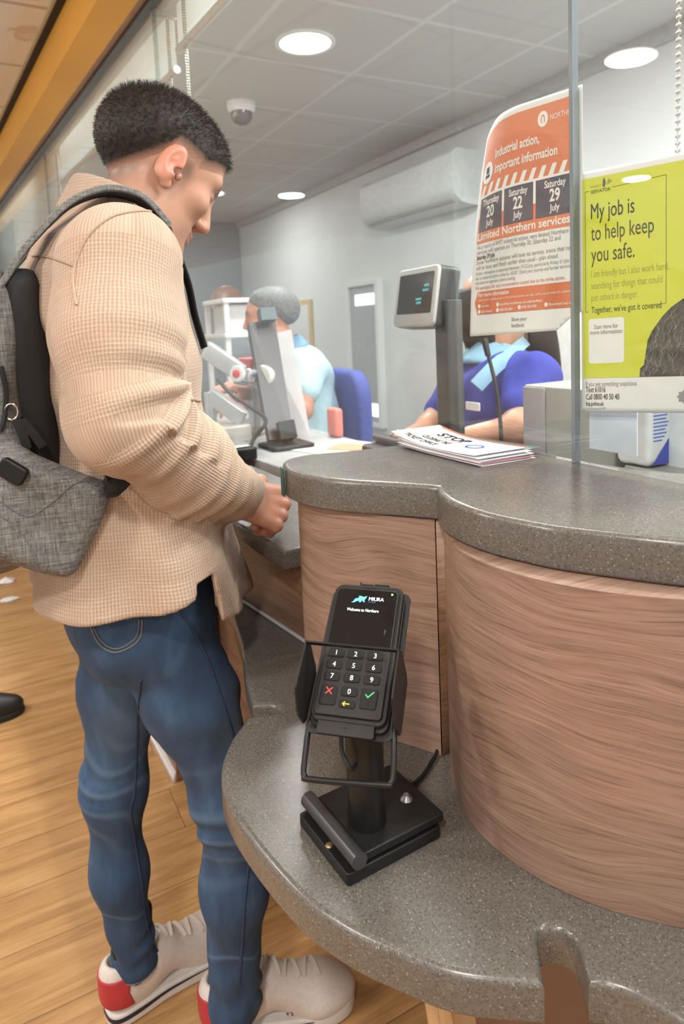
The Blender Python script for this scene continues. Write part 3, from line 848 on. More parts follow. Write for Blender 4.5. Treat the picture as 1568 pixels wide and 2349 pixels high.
# red industrial action poster: 0.232 wide, 0.325 tall, top corner curling away from the glass
RW, RH = .232, .322
def fr(u, v):
    x, y = u / RW, v / RH
    # corners measured on the glass (s runs away from the camera, u to the hall-viewer's right)
    s_l = .862 - .024 * y; s_r = .630
    zb = 1.276 + .006 * x; zt = 1.600 - .014 * max(0, x - .45) - .002 * x
    s = s_l + (s_r - s_l) * x
    curl = max(0, .42 - x) / .42 * max(0, y - .15)
    return (.6945 + .0005 + .030 * curl ** 1.7, s, zb + (zt - zb) * y - .022 * (max(0, .30 - x) / .30) ** 2 * y ** 3)
e, o = poster_sheet('strike_poster', 'white and orange strike notice with three dates, curling on the glass', 'poster', RW, RH, fr, paper)
sheet(e, o, fr, [(0, 0), (.185, 0.002), (.218, .024), (RW, .026), (RW, RH), (0, RH)], paper, 'paper_sheet')
x0, x1 = .008, .224
decal(e, o, fr, *rect_art(x0, .143, x1, .312), orange, 'orange_panel')
# hazard stripe
V, F = [], []
for k in range(11):
    a = x0 + .0005 + k * .0200
    V += [(a, .2155), (min(a + .010, x1), .2155), (min(a + .0175, x1), .2310), (min(a + .0090, x1), .2310)]; F.append(tuple(range(4 * k, 4 * k + 4)))
decal(e, o, fr, V, F, pwhite, 'hazard_stripe', .0009)
decal(e, o, fr, *rect_art(x0, .182, x1, .2160), pwhite, 'date_backing', .0008)
for (a, b) in ((x0 + .004, .070), (.0755, .139), (.1445, x1 - .004)):
    decal(e, o, fr, *rect_art(a, .1605, b, .2125), slate, 'date_panel', .0010)
for (cx, d1, d2) in ((.0405, 'Thursday', '20'), (.107, 'Saturday', '22'), (.182, 'Saturday', '29')):
    ptext(e, o, fr, d1, .0135, cx, .1995, pwhite, 'date_lettering', 'CENTER', .018, .86, lift=.0012)
    ptext(e, o, fr, d2, .0235, cx, .1805, pwhite, 'date_lettering', 'CENTER', .025, .86, lift=.0012)
    ptext(e, o, fr, 'July', .0135, cx, .1672, pwhite, 'date_lettering', 'CENTER', .018, .92, lift=.0012)
ptext(e, o, fr, 'Industrial action,', .0185, .047, .2630, pwhite, 'headline_lettering', 'LEFT', .022, .84, lift=.0010)
ptext(e, o, fr, 'important information', .0185, .047, .2415, pwhite, 'headline_lettering', 'LEFT', .022, .84, lift=.0010)
ptext(e, o, fr, 'Limited Northern services', .0165, .0105, .1478, pwhite, 'headline_lettering', 'LEFT', .022, 1.0, lift=.0010, width=.200)
circ = [(.158 + .0105 * math.cos(a * math.pi / 12), .2930 + .0105 * math.sin(a * math.pi / 12)) for a in range(24)]
decal(e, o, fr, circ, [tuple(range(24))], pwhite, 'logo_disc', .0010)
arch = [(-.0032, -.005), (-.0032, .001), (-.002, .0040), (.0, .005), (.002, .0040), (.0032, .001), (.0032, -.005)]
ar = MB()
V, F = [], []
for (a, b) in zip(arch[:-1], arch[1:]):
    d = Vector((b[0] - a[0], b[1] - a[1])).normalized(); q = Vector((-d.y, d.x)) * .0008
    k = len(V); V += [(.158 + a[0] + q.x, .293 + a[1] + q.y), (.158 + a[0] - q.x, .293 + a[1] - q.y), (.158 + b[0] - q.x, .293 + b[1] - q.y), (.158 + b[0] + q.x, .293 + b[1] + q.y)]; F.append((k, k + 1, k + 2, k + 3))
decal(e, o, fr, V, F, orange, 'logo_mark', .0012)
ptext(e, o, fr, 'NORTHERN', .0100, .1725, .2890, pwhite, 'logo_lettering', 'LEFT', 0, 1.0, lift=.0010, width=.0505)
circ = [(.0265 + .0155 * math.cos(a * math.pi / 12), .2490 + .0165 * math.sin(a * math.pi / 12)) for a in range(24)]
decal(e, o, fr, circ, [tuple(range(24))], pwhite, 'icon_disc', .0010)
decal(e, o, fr, *rect_art(.020, .241, .033, .246), pdark, 'icon_mark', .0012); decal(e, o, fr, *rect_art(.022, .2475, .031, .2575), pdark, 'icon_mark', .0012)
for (yy, txt, w, b, dk) in ((.1345, 'As a result of RMT industrial action, very limited Northern', .196, 0, 0), (.1265, 'services will operate on Thursday 20, Saturday 22 and', .182, 0, 0), (.1185, 'Saturday 29 July.', .046, .02, 1), (.1110, 'Some Northern stations will have no service, trains that run', .202, 0, 0), (.1025, 'will be busy and finish earlier than usual - plan ahead.', .178, 0, 0)):
    ptext(e, o, fr, txt, .0092, .0105, yy, pdark if dk else pgrey, 'notice_lettering', 'LEFT', b, width=w, lift=.0008)
for (yy, txt, w) in ((.0945, 'Further disruption is expected between 17-22 July, particularly Friday 21 July,', .198), (.0872, 'due to industrial action called by ASLEF. Check your journey and further services', .200), (.0800, 'with other train operators, before travelling.', .093)):
    ptext(e, o, fr, txt, .0074, .0105, yy, pgrey, 'notice_lettering', 'LEFT', 0, width=w, lift=.0008)
ptext(e, o, fr, 'We apologise for any inconvenience caused due to the strike action.', .0078, .0105, .0720, plain('poster print red', (.62, .22, .17), .5), 'notice_lettering', 'LEFT', 0, width=.190, lift=.0008)
decal(e, o, fr, [(.018, .0330), (x1 + .002, .0330), (x1 + .002, .0685), (.018, .0685), (.0105, .0510)], [(0, 1, 2, 3, 4)], plain('poster deep orange', (.66, .185, .085), .45), 'orange_arrow', .0008)
ptext(e, o, fr, 'For more information', .0088, .0200, .0605, pwhite, 'arrow_lettering', 'LEFT', .02, width=.070, lift=.0011)
ptext(e, o, fr, 'Visit northernrailway.co.uk or the journey planner, our app, staff or social media for updates', .0045, .0200, .0540, pwhite, 'arrow_lettering', 'LEFT', 0, width=.190, lift=.0011)
for (cx, cy, w, txt) in ((.0225, .0462, .018, 'Live chat'), (.0225, .0378, .026, '@northern'), (.0655, .0462, .088, 'northernrailway.co.uk/strikes'), (.0655, .0378, .028, '0800 200 6060'), (.1130, .0390, .030, '0300 500 0000'), (.1660, .0395, .046, 'Download our app')):
    ptext(e, o, fr, txt, .0052, cx + .005, cy - .0018, pwhite, 'arrow_lettering', 'LEFT', .01, width=w, lift=.0011)
    c6 = [(cx + .0032 * math.cos(a * math.pi / 6), cy + .0032 * math.sin(a * math.pi / 6)) for a in range(12)]
    decal(e, o, fr, c6, [tuple(range(12))], pwhite, 'contact_icon', .0011)
ptext(e, o, fr, 'Share your', .0075, .0960, .0195, pgrey, 'feedback_lettering', 'LEFT', .015, lift=.0008, width=.032)
ptext(e, o, fr, 'feedback', .0075, .0960, .0105, pgrey, 'feedback_lettering', 'LEFT', .015, lift=.0008, width=.027)
# clear tape tab under the strike poster
tp = MB(); tp.box((.6965, .735, 1.262), (.6972, .770, 1.283)); tag(tp.build('tape_tab', thin_glass('clear tape', (.93, .93, .93), 2.5, .1)), 'crinkled strip of clear sticky tape below the orange strike notice', 'tape')

# yellow safety poster
YW, YH = .210, .308
def fy(u, v):
    x, y = u / YW, v / YH
    s = .6335 - YW * x
    zb = 1.1745 + .018 * x; zt = 1.4825 - .012 * x
    return (.6950 + .006 * math.sin(math.pi * y) * x * .5 + .008 * max(0, y - .8) * x, s, zb + (zt - zb) * y)
lime = plain('poster lime yellow', (.62, .66, .055), .45, mottled=.02)
e, o = poster_sheet('safety_poster', 'lime yellow police safety poster with a curly haired dog, pinned beside the bead chain', 'poster', YW, YH, fy, lime)
sheet(e, o, fy, [(0, 0), (YW, 0), (YW, YH), (.003, YH), (0, YH - .004)], paper, 'paper_sheet')
decal(e, o, fy, *rect_art(.0025, .045, YW - .0005, .2990), lime, 'lime_panel')
YD = plain('poster olive black', (.045, .055, .020), .5, mottled=.01); YM = plain('poster olive grey', (.33, .35, .05), .5, mottled=.01)
for k, (txt, w) in enumerate((('My job is', .0640), ('to help keep', .0900), ('you safe.', .0640))):
    ptext(e, o, fy, txt, .0275, .0165, .2480 - .0270 * k, YD, 'headline_lettering', 'LEFT', .003, width=w, lift=.0008)
for k, (txt, w) in enumerate((('I am friendly but I also work hard,', .1090), ('searching for things that could', .1010), ('put others in danger.', .0690))):
    ptext(e, o, fy, txt, .0128, .0165, .1745 - .0150 * k, YM, 'body_lettering', 'LEFT', 0, width=w, lift=.0008)
ptext(e, o, fy, "Together, we've got it covered", .0115, .0165, .1290, YD, 'body_lettering', 'LEFT', .008, width=.1000, lift=.0008)
def line(x0, y0, x1, y1, w=.0006):
    d = Vector((x1 - x0, y1 - y0)).normalized(); q = Vector((-d.y, d.x)) * w / 2
    decal(e, o, fy, [(x0 + q.x, y0 + q.y), (x0 - q.x, y0 - q.y), (x1 - q.x, y1 - q.y), (x1 + q.x, y1 + q.y)], [(0, 1, 2, 3)], YD, 'frame_line', .0008)
line(.0075, .1310, .0075, .2830); line(.0075, .2830, .0140, .2830); line(.0075, .1310, .0115, .1310); line(.0480, .2830, .1220, .2860); line(.1220, .2860, .1220, .1340); line(.1220, .1340, .1120, .1336)
ptext(e, o, fy, 'SERVATOR', .0060, .0165, .2795, YD, 'emblem_lettering', 'LEFT', .01, width=.030, lift=.0008)
ptext(e, o, fy, 'PROJECT', .0036, .0165, .2865, YM, 'emblem_lettering', 'LEFT', 0, width=.016, lift=.0008)
decal(e, o, fy, [(.0345, .2860), (.0375, .2845), (.0395, .2900), (.0375, .2965), (.0350, .2945)], [(0, 1, 2, 3, 4)], slate, 'emblem_mark', .0008)
decal(e, o, fy, [(.0410, .2870), (.0490, .2905), (.0430, .2950)], [(0, 1, 2)], YM, 'emblem_mark', .0008)
decal(e, o, fy, rrect(.0120, .0640, .0660, .1100 + .0115, .004), [tuple(range(24))], pwhite, 'white_panel', .0008)
ptext(e, o, fy, 'Scan here for', .0078, .0390, .1085, pgrey, 'panel_lettering', 'CENTER', .012, .86, lift=.0011)
ptext(e, o, fy, 'more information:', .0078, .0390, .1015, pgrey, 'panel_lettering', 'CENTER', .012, .86, lift=.0011)
# curly coat of the dog at the poster edge, printed as wavy locks
coat = plain('printed dark coat', (.055, .060, .058), .5, mottled=.5, scale=200)
hair = plain('printed pale curls', (.24, .235, .22), .5, mottled=.4, scale=300)
cur = [(.0880, .0452), (.0890, .0560), (.0940, .0600), (.0965, .0760), (.0985, .0900), (.1040, .1010), (.1110, .1100), (.1180, .1190), (.1290, .1290), (.1450, .1390), (.1700, .1450), (.2000, .1400), (YW - .0006, .1360), (YW - .0006, .0452)]
decal(e, o, fy, cur, [tuple(range(len(cur)))], coat, 'dog_coat', .0008)
r2 = random.Random(3)
V, F = [], []
for k in range(190):
    yy = r2.uniform(.050, .132); xl = np.interp(yy, [.045, .06, .09, .11, .135], [.089, .0955, .0995, .112, .137])
    x = xl + .001 + r2.random() ** 1.3 * .075
    L = r2.uniform(.008, .018); ph = r2.random() * 6; a = -1.75 + r2.uniform(-.45, .2)
    ww = r2.uniform(.0002, .0005)
    for i in range(7):
        t = i / 6
        px = x + math.cos(a) * L * t + .0016 * math.sin(ph + 7 * t); py = yy + math.sin(a) * L * t
        if py < .0455: py = .0455
        kk = len(V); wv = ww * math.sin(math.pi * (t * .9 + .05))
        V += [(px - wv, py + wv * .3), (px + wv, py - wv * .3)]
        if i: F.append((kk - 2, kk - 1, kk + 1, kk))
V = [(min(max(p[0], np.interp(p[1], [.045, .06, .09, .11, .135], [.0885, .095, .099, .111, .136])), YW - .001), p[1]) for p in V]
decal(e, o, fy, V, F, hair, 'dog_curls', .0011, .05)
for (txt, sz, yy, w, m, b) in (('If you see something suspicious', .0090, .0345, .0770, pgrey, 0), ('Text 61016', .0105, .0265, .0310, pdark, .006), ('Call 0800 40 50 40', .0105, .0170, .0520, pdark, .006), ('btp.police.uk', .0078, .0090, .0285, pdark, .008), ('In an emergency call 999', .0040, .0040, .0310, pgrey, .0)):
    ptext(e, o, fy, txt, sz, .0070, yy, m, 'contact_lettering', 'LEFT', b, width=w, lift=.0008)
st8 = [((.146 + (.006 if k % 2 else .0085) * math.cos(k * math.pi / 8)), .020 + (.006 if k % 2 else .0085) * math.sin(k * math.pi / 8)) for k in range(16)]
decal(e, o, fy, st8, [tuple(range(16))], pgrey, 'crest_star', .0008)

# ================================================================ leaflets on the ledge
def leaflet(name, label, cx, cy, z, rz, W, H, mat, bend=.006, th=.0004, grp=None):
    e = empty(name, label, 'leaflet', (cx, cy, z), grp, rz)
    V, F = [], []
    nx, ny = 10, 4
    for j in range(ny + 1):
        for i in range(nx + 1):
            x = (i / nx - .5) * W; y = (j / ny - .5) * H
            V.append((x, y, bend * ((abs(x) / (W / 2)) ** 2) * (1 if x < 0 else .25)))
    for j in range(ny):
        for i in range(nx): a = j * (nx + 1) + i; F.append((a, a + 1, a + nx + 2, a + nx + 1))
    o = MB().add(V, F).build('leaflet_paper', mat, e)
    m = o.modifiers.new('thickness', 'SOLIDIFY'); m.thickness = th; m.offset = 1
    return e, (lambda x, y: (x, y, bend * ((abs(x) / (W / 2)) ** 2) * (1 if x < 0 else .25) + th + .0002))

LG = 'campaign leaflets stacked on the raised ledge'
lw = plain('leaflet paper', (.82, .81, .84), .4, mottled=.01)
low_lab = 'plain white leaflet in the stack underneath the STOP leaflet'
zz = LT + .0004
for k, (dx, dy, rz, mt, lab) in enumerate(((.004, -.012, -91.0, lw, low_lab), (.000, -.010, -90.2, lw, low_lab), (.003, -.012, -91.5, plain('pink leaflet paper', (.70, .30, .36), .4), 'pink edged leaflet in the middle of the leaflet stack'),
        (-.002, -.010, -89.6, lw, low_lab), (.002, -.011, -90.8, lw, low_lab), (.026, .004, -85.0, plain('dark green leaflet', (.035, .075, .060), .4), 'dark green leaflet sticking out at the back of the stack'), (-.001, -.009, -90.4, lw, low_lab))):
    leaflet('leaflet', lab, .616 + dx, .800 + dy, zz, math.radians(rz), .198, .094, mt, bend=.002 + .0004 * k, grp=LG); zz += .0016
le, lf = leaflet('leaflet', 'top leaflet of the stack, headed STOP in black, with an orange upper edge', .617, .806, zz, math.radians(-90.5), .210, .096, lw, bend=.011, grp=LG)
def ltext(body, size, x, y, mat, width=None, bold=0.0, name='lettering'):
    V, F = text_mesh(body, size, 'LEFT', bold)
    if width:
        xs = [p[0] for p in V]; k = width / (max(xs) - min(xs)); V = [((p[0] - min(xs)) * k, p[1]) for p in V]
    mb = MB(); mb.add([lf(x + p[0], y + p[1]) for p in V], F, smooth=False); return mb.build(name, mat, le)
ltext('STOP', .026, -.062, .010, MT['black_smooth'], .072, .03, 'headline_lettering')
ltext('CLOSING THE', .0165, -.066, -.016, MT['black_smooth'], .066, .02, 'headline_lettering')
ltext('TICKET OFFICE', .0165, -.088, -.036, MT['black_smooth'], .082, .02, 'headline_lettering')
rl = plain('leaflet red', (.72, .16, .10), .4)
def lrect(x0, y0, x1, y1, mat, name):
    mb = MB(); n = 14; V = []; F = []
    for i in range(n + 1):
        x = x0 + (x1 - x0) * i / n; V += [lf(x, y0), lf(x, y1)]
        if i: F.append((2 * i - 2, 2 * i, 2 * i + 1, 2 * i - 1))
    mb.add(V, F); return mb.build(name, mat, le)
lrect(-.095, .0435, .105, .048, rl, 'orange_edge'); lrect(-.055, .0045, .010, .0062, rl, 'red_underline')
bl_ = plain('leaflet blue', (.05, .16, .55), .4)
ring = [(.046 + .016 * math.cos(a * math.pi / 8), .000 + .013 * math.sin(a * math.pi / 8)) for a in range(17)]
mb = MB()
for (p, q) in zip(ring[:-1], ring[1:]):
    mb.add([lf(*p), lf(*q), lf(.046 + (q[0] - .046) * .75, q[1] * .75), lf(.046 + (p[0] - .046) * .75, p[1] * .75)], [(0, 1, 2, 3)], smooth=False)
mb.build('blue_ring', bl_, le)
# ================================================================ staff side of the glass
def at(px, py, depth):
    d = RC @ np.array([(px - 784.0) / FPX, -(py - 907.0) / FPX, -1.0])
    return Vector((d[0] * depth, d[1] * depth, CAM_H + d[2] * depth))
DZ = .945
e = empty('staff_desk', 'pale grey staff worktop running behind the glass screen', 'desk', (.9, 0, 0))
mb = MB(); mb.slab(ccw([(.712 - .9, -1.6), (.94 - .9, -1.6), (.94 - .9, 1.35), (.712 - .9, 1.35)]), DZ - .03, DZ, r=.004); mb.build('worktop', plain('pale grey laminate', (.42, .42, .41), .35), e)
for y in (-1.3, -.2, .62):
    mb = MB(); mb.box((-.17, y - .012, 0), (.03, y + .012, DZ - .0305)); mb.build('support_panel', MT['white'], e)

# --- customer display on its pole
c = at(1035, 1000, 1.42)
e = empty('customer_display', 'small customer price display on a black pole behind the glass', 'customer display', (c.x, c.y, DZ + .0005))
MB().slab(rrect(-.06, -.06, .06, .06, .02), 0, .012, r=.004).build('base', MT['black'], e)
dk = plain('charcoal display plastic', (.035, .035, .037), .4)
MB().slab(rrect(-.021, -.024, .021, .024, .009), .0122, .40, r=.002).build('pole', dk, e)
near = at(1003, 677, 1.37)
hz = near.z - DZ
HM = Matrix.Translation((near.x - c.x, near.y - c.y, hz)) @ Matrix.Rotation(math.radians(-4), 4, 'Z') @ Matrix.Rotation(math.radians(9), 4, 'Y')
# local: x into the housing (+X), y along the counter away, z up
def yz_slab(mb, outline, x0, x1, r, r0=None):
    T = Matrix(((0, 0, 1, 0), (1, 0, 0, 0), (0, 1, 0, 0), (0, 0, 0, 1)))
    m2 = MB(); m2.slab(outline, x0, x1, r=r, r0=r0); m2.xf(T); mb.add(m2.v, m2.f); return mb
mb = MB(); yz_slab(mb, rrect(0, -.064, .170, .064, .012), .004, .056, .014, .003); mb.xf(HM); mb.build('housing', dk, e)
mb = MB(); yz_slab(mb, rrect(.001, -.063, .169, .063, .012), -.004, .0035, .0, .003); mb.xf(HM); mb.build('bezel', plain('silver grey bezel', (.42, .42, .42), .4, .3), e)
mb = MB(); yz_slab(mb, rrect(.014, -.036, .156, .050, .004), -.0046, -.0041, .0, 0); mb.xf(HM); scp = mb.build('screen', plain('dark display glass', (.012, .013, .018), .12), e)
cy2 = glow('display cyan digits', (.05, .42, .50), .5)
mb = MB()
for (y0, z0, w) in ((.030, .020, .020), (.030, .010, .026), (.055, -.008, .026), (.055, -.016, .022)):
    for k in range(int(w / .004)):
        yz_slab(mb, rrect(y0 + k * .004, z0, y0 + k * .004 + .0026, z0 + .005, .0004, 1), -.0050, -.0047, 0, 0)
mb.xf(HM); mb.build('digits', cy2, scp)

# --- gooseneck microphone
b = at(1150, 1032, 1.40); t = at(1112, 786, 1.46)
e = empty('gooseneck_microphone', 'thin black gooseneck microphone standing before the woman in blue', 'microphone', (b.x, b.y, DZ + .0005))
bz = DZ + .0005
MB().lathe([(.045, 0), (.045, .014), (.03, .022), (.008, .026)], 24).build('base', MT['black'], e)
m = at(1140, 905, 1.43)
pts = smooth_line([(0, 0, .02), (.001, 0, b.z - bz), (m.x - b.x, m.y - b.y, m.z - bz), (t.x - b.x, t.y - b.y, t.z - bz)], 8)
MB().tube(pts, .0042, 10).build('gooseneck', MT['black'], e)
tv = (t - m).normalized()
MB().tube([tuple(Vector((t.x - b.x, t.y - b.y, t.z - bz)) - tv * .03), tuple(Vector((t.x - b.x, t.y - b.y, t.z - bz)) + tv * .008)], [.0062, .0075], 12).build('capsule', MT['black_smooth'], e)

# --- beige metal box and cabinet by the pane joint
p0 = at(1200, 882, 1.36); 
e = empty('ticket_printer', 'pale metal ticket printer box behind the pane joint', 'printer', (p0.x, p0.y, DZ + .0005))
h = p0.z - DZ - .0005
pg = plain('putty metal', (.30, .30, .275), .4)
MB().slab(rrect(.0, -.22, .20, .0, .006), 0, h, r=.004).build('case', pg, e)
MB().slab(rrect(-.004, -.060, -.0005, -.002, .001), .02, h - .004, r=.001).build('side_cover', plain('frosted lilac cover', (.33, .30, .32), .3), e)
mb = MB(); mb.box((.03, -.2225, h * .30), (.15, -.2205, h * .36)); mb.build('paper_slot', MT['black'], e)
p0 = at(1262, 1000, 1.22)
e = empty('document_cabinet', 'grey green metal cabinet behind the yellow poster', 'cabinet', (1.012, .72, 0))
MB().slab(rrect(-.06, -.33, .24, .06, .006), .0, 1.045, r=.004).build('case', plain('grey green metal', (.19, .195, .175), .4), e)
MB().slab(rrect(-.064, -.31, -.0605, .04, .001), .60, 1.03, r=.001).build('door', plain('grey green door', (.21, .215, .195), .4), e)
p0 = at(1328, 945, 1.16); p1 = at(1440, 1008, 1.10)
mb = MB(); mb.box((0, -.074, 0), (.0012, 0, .070))
o = mb.build('paper_note', plain('pale blue paper note', (.62, .67, .78), .5)); o.location = (.7065, .632, 1.125); tag(o, 'pale blue paper note taped inside the glass under the yellow poster', 'note')
c = at(1478, 1010, 1.155)
CZ = 1.0455
e = empty('wipes_bottle', 'white bottle of surface cleaner with blue lettering and a blue corner', 'bottle', (c.x, c.y, CZ))
wbm = plain('translucent white plastic', (.66, .67, .66), .35)
MB().slab(rrect(-.033, -.033, .033, .033, .010), .0, .225, r=.014).build('bottle_body', wbm, e)
MB().lathe([(.015, .225), (.015, .245), (.013, .248)], 20).build('cap', plain('cap blue', (.04, .10, .45), .4), e)
MB().add([(.033, -.0337, .004), (.033, -.0337, .052), (.026, -.0337, .056), (-.010, -.0337, .020), (-.024, -.0337, .004)], [(0, 1, 2, 3, 4)], smooth=False).build('blue_wedge', plain('cobalt print', (.03, .06, .38), .4), e)
V, F = text_mesh('anti-bac', .013, 'CENTER', .02)
blu = plain('bottle print blue', (.05, .12, .50), .4)
mb = MB(); mb.add([(p[0] * .8 - .004, -.0336, .100 + p[1]) for p in V], F, smooth=False)
for k in range(9): mb.box((-.022, -.0337, .092 - k * .006), (.016 - .003 * (k % 3) - .0025 * max(0, k - 4), -.0334, .094 - k * .006))
mb.build('label_print', blu, e)
MB().lathe([(.0001, .001), (.008, .001), (.010, 0)], 16, Matrix.Translation((.025, -.0332, .104)) @ Matrix.Rotation(math.pi / 2, 4, 'X')).build('label_badge', plain('teal badge', (.02, .30, .27), .4), e)
c = at(1562, 985, 1.10)
e = empty('desk_monitor', 'white desk monitor partly seen at the picture edge below the safety poster', 'monitor', (c.x + .06, c.y - .10, DZ + .0005))
MB().box((-.05, -.17, .085), (-.02, .135, .40)).build('display_back', plain('white monitor plastic', (.80, .82, .82), .4), e)
MB().box((-.04, -.02, .010), (-.025, .02, .0845)).build('stand_neck', MT['grey_metal'], e)
MB().slab(rrect(-.09, -.09, .06, .09, .02), 0, .0095, r=.003).build('stand_foot', MT['grey_metal'], e)
c = at(1370, 1062, 1.30)
e = empty('status_button', 'green lit push button on the grey green cabinet below the paper note', 'button', (c.x, c.y, CZ))
MB().slab(rrect(-.02, -.03, .02, .03, .004), 0, c.z - CZ - .006, r=.002).build('button_box', pg, e)
MB().lathe([(.012, c.z - CZ - .0055), (.012, c.z - CZ), (.001, c.z - CZ + .004)], 18).build('button_cap', glow('green button', (.10, .95, .35), 2.0), e)

# --- things on the desk further along
c = at(895, 1020, 1.60)
e = empty('desk_phone', 'dark handset lying behind the end of the raised ledge', 'phone', (c.x, c.y, DZ + .0005))
MB().slab(rrect(-.05, -.06, .05, .06, .015), 0, c.z - DZ, r=.01).build('phone_body', plain('aubergine plastic', (.045, .025, .030), .35), e)
MB().slab(rrect(-.018, -.065, .018, .065, .012), c.z - DZ + .001, c.z - DZ + .020, r=.008).build('phone_handset', plain('handset', (.06, .035, .03), .35), e)
MB().tube([(.0, .0, c.z - DZ + .02), (.01, -.02, c.z - DZ + .035), (.012, -.03, c.z - DZ + .02)], .002, 6).build('phone_hook', MT['chrome'], e)

e = empty('staff_desk', 'pale grey staff worktop at the far window position', 'desk', (.95, 2.2, 0))
mb = MB(); mb.slab(ccw([(gline(1.36, .045) - .95, 1.36 - 2.2), (1.02 - .95, 1.36 - 2.2), (1.02 - .95, 2.95 - 2.2), (gline(2.95, .045) - .95, 2.95 - 2.2)]), DZ - .03, DZ, r=.004); mb.build('worktop', plain('pale grey laminate far', (.42, .42, .41), .35), e)
for y in (-.7, .6):
    mb = MB(); mb.box((-.30, y - .012, 0), (.05, y + .012, DZ - .0305)); mb.build('support_panel', MT['white'], e)
def sheet_paper(name, label, px, py, w, h, rz, mat, dz=.001):
    d = RC @ np.array([(px - 784.0) / FPX, -(py - 907.0) / FPX, -1.0])
    t_ = (DZ + dz - CAM_H) / d[2]
    o = MB().box((-w / 2, -h / 2, 0), (w / 2, h / 2, .0012)).build(name, mat)
    o.location = (d[0] * t_, d[1] * t_, DZ + dz); o.rotation_euler = (0, 0, rz)
    return tag(o, label, name)
sheet_paper('paper', 'cream sheet of paper spread on the far staff desk', 820, 1032, .22, .36, .3, plain('cream paper', (.80, .77, .66), .5))
sheet_paper('booklet', 'orange and white booklet lying on the cream paper', 812, 1026, .10, .14, .6, plain('orange booklet', (.72, .34, .20), .5), .003)

# --- privacy screen on its arm, edge towards the camera
a0, a1, b0, b1 = at(588, 738, 2.20), at(625, 738, 2.24), at(618, 1010, 2.06), at(665, 1008, 2.10)
e = empty('privacy_monitor', 'dark thin monitor seen nearly edge-on beside the grey haired clerk', 'monitor', (b0.x, b0.y, DZ + .0005))
o3 = Vector((b0.x, b0.y, DZ + .0005))
def quad_slab(q, th, name, mat, parent, off):
    q = [Vector(p) - off for p in q]
    n = (q[1] - q[0]).cross(q[3] - q[0]).normalized() * th
    return MB().add([tuple(p) for p in q] + [tuple(p + n) for p in q], [(0, 1, 2, 3), (7, 6, 5, 4), (0, 4, 5, 1), (1, 5, 6, 2), (2, 6, 7, 3), (3, 7, 4, 0)], smooth=False).build(name, mat, parent)
quad_slab([at(612, 1015, 2.06), at(668, 1012, 2.10), at(625, 742, 2.24), at(565, 748, 2.20)], .022, 'screen_back', plain('dark monitor back', (.075, .065, .070), .4), e, o3)
quad_slab([at(592, 742, 2.17), at(628, 740, 2.20), at(622, 712, 2.21), at(588, 714, 2.18)], .03, 'top_bracket', plain('blue grey bracket', (.075, .10, .12), .4), e, o3)
quad_slab([at(638, 1012, 2.04), at(676, 1006, 2.06), at(668, 966, 2.07), at(632, 972, 2.05)], .03, 'lower_clamp', MT['black'], e, o3)
p = at(655, 1008, 2.05) - o3
MB().tube([tuple(p), (p.x, p.y, .012)], .012, 12).build('stand_post', MT['black'], e)
MB().slab(rrect(p.x - .07, p.y - .07, p.x + .07, p.y + .07, .02), 0, .0115, r=.003).build('stand_foot', MT['black'], e)
o3 = at(700, 1000, 2.2)
e = empty('perspex_panel', 'pale translucent plastic side panel next to the dark monitor', 'plastic panel', (o3.x, o3.y, DZ + .0005)); o3 = Vector((o3.x, o3.y, DZ + .0005))
px_m = plain('frosted grey perspex', (.60, .57, .57), .3, mottled=.1, scale=6); px_m.node_tree.nodes['Principled BSDF'].inputs['Alpha'].default_value = .78
quad_slab([at(666, 1085, 2.14), at(712, 1000, 2.16), at(668, 757, 2.28), at(604, 772, 2.26)], .006, 'panel_sheet', px_m, e, o3)
# arm with round badge joint
j0, j1, j2, j3 = at(470, 800, 2.15), at(556, 858, 2.12), at(606, 866, 2.16), at(640, 950, 2.10)
e = empty('monitor_arm', 'silver jointed monitor arm with a round red and white badge', 'monitor arm', (j0.x, j0.y, DZ + .0005)); o3 = Vector((j0.x, j0.y, DZ + .0005))
silv = plain('satin silver', (.55, .55, .57), .3, .5)
def bar(a, b, w, th, name, mat):
    a = a - o3; b = b - o3; d = (b - a); L = d.length; d.normalize(); y = Vector((0, 0, 1)).cross(d).normalized(); z = d.cross(y)
    M = Matrix(((d.x, y.x, z.x, a.x), (d.y, y.y, z.y, a.y), (d.z, y.z, z.z, a.z), (0, 0, 0, 1)))
    mb = MB(); mb.slab(rrect(0, -th / 2, L, th / 2, th * .45), -w / 2, w / 2, r=.004); return mb.xf(M).build(name, mat, e)
bar(j0, j1, .055, .03, 'upper_arm', silv)
bar(j1, j2, .040, .04, 'tilt_joint', MT['chrome'])
bar(at(480, 905, 2.10), at(560, 962, 2.06), .05, .03, 'lower_arm', silv)
def facing_disc(c, r, th, name, mat, parent, off, toward=None):
    n = (Vector((0, 0, CAM_H)) - c).normalized() if toward is None else toward
    q = Vector((0, 0, 1)).rotation_difference(n).to_matrix().to_4x4()
    M = Matrix.Translation(c - off) @ q
    return MB().lathe([(.0005, th), (r * .9, th), (r, th * .6), (r, -th)], 24, M).build(name, mat, parent)
hallward = Vector((-.75, -.6, .1)).normalized()
facing_disc(j1 + hallward * .03, .026, .006, 'badge', plain('badge white', (.75, .75, .75), .3), e, o3, hallward)
facing_disc(j1 + hallward * .037, .013, .002, 'badge_mark', plain('badge red', (.65, .04, .05), .3), e, o3, hallward)
facing_disc(j2 + hallward * .01, .040, .018, 'joint_cap', plain('pale joint cap', (.58, .57, .52), .35), e, o3, hallward)
p = at(482, 930, 2.10) - o3
MB().tube([tuple(p + Vector((0, 0, .04))), (p.x, p.y, .01)], .018, 14).build('arm_post', silv, e)
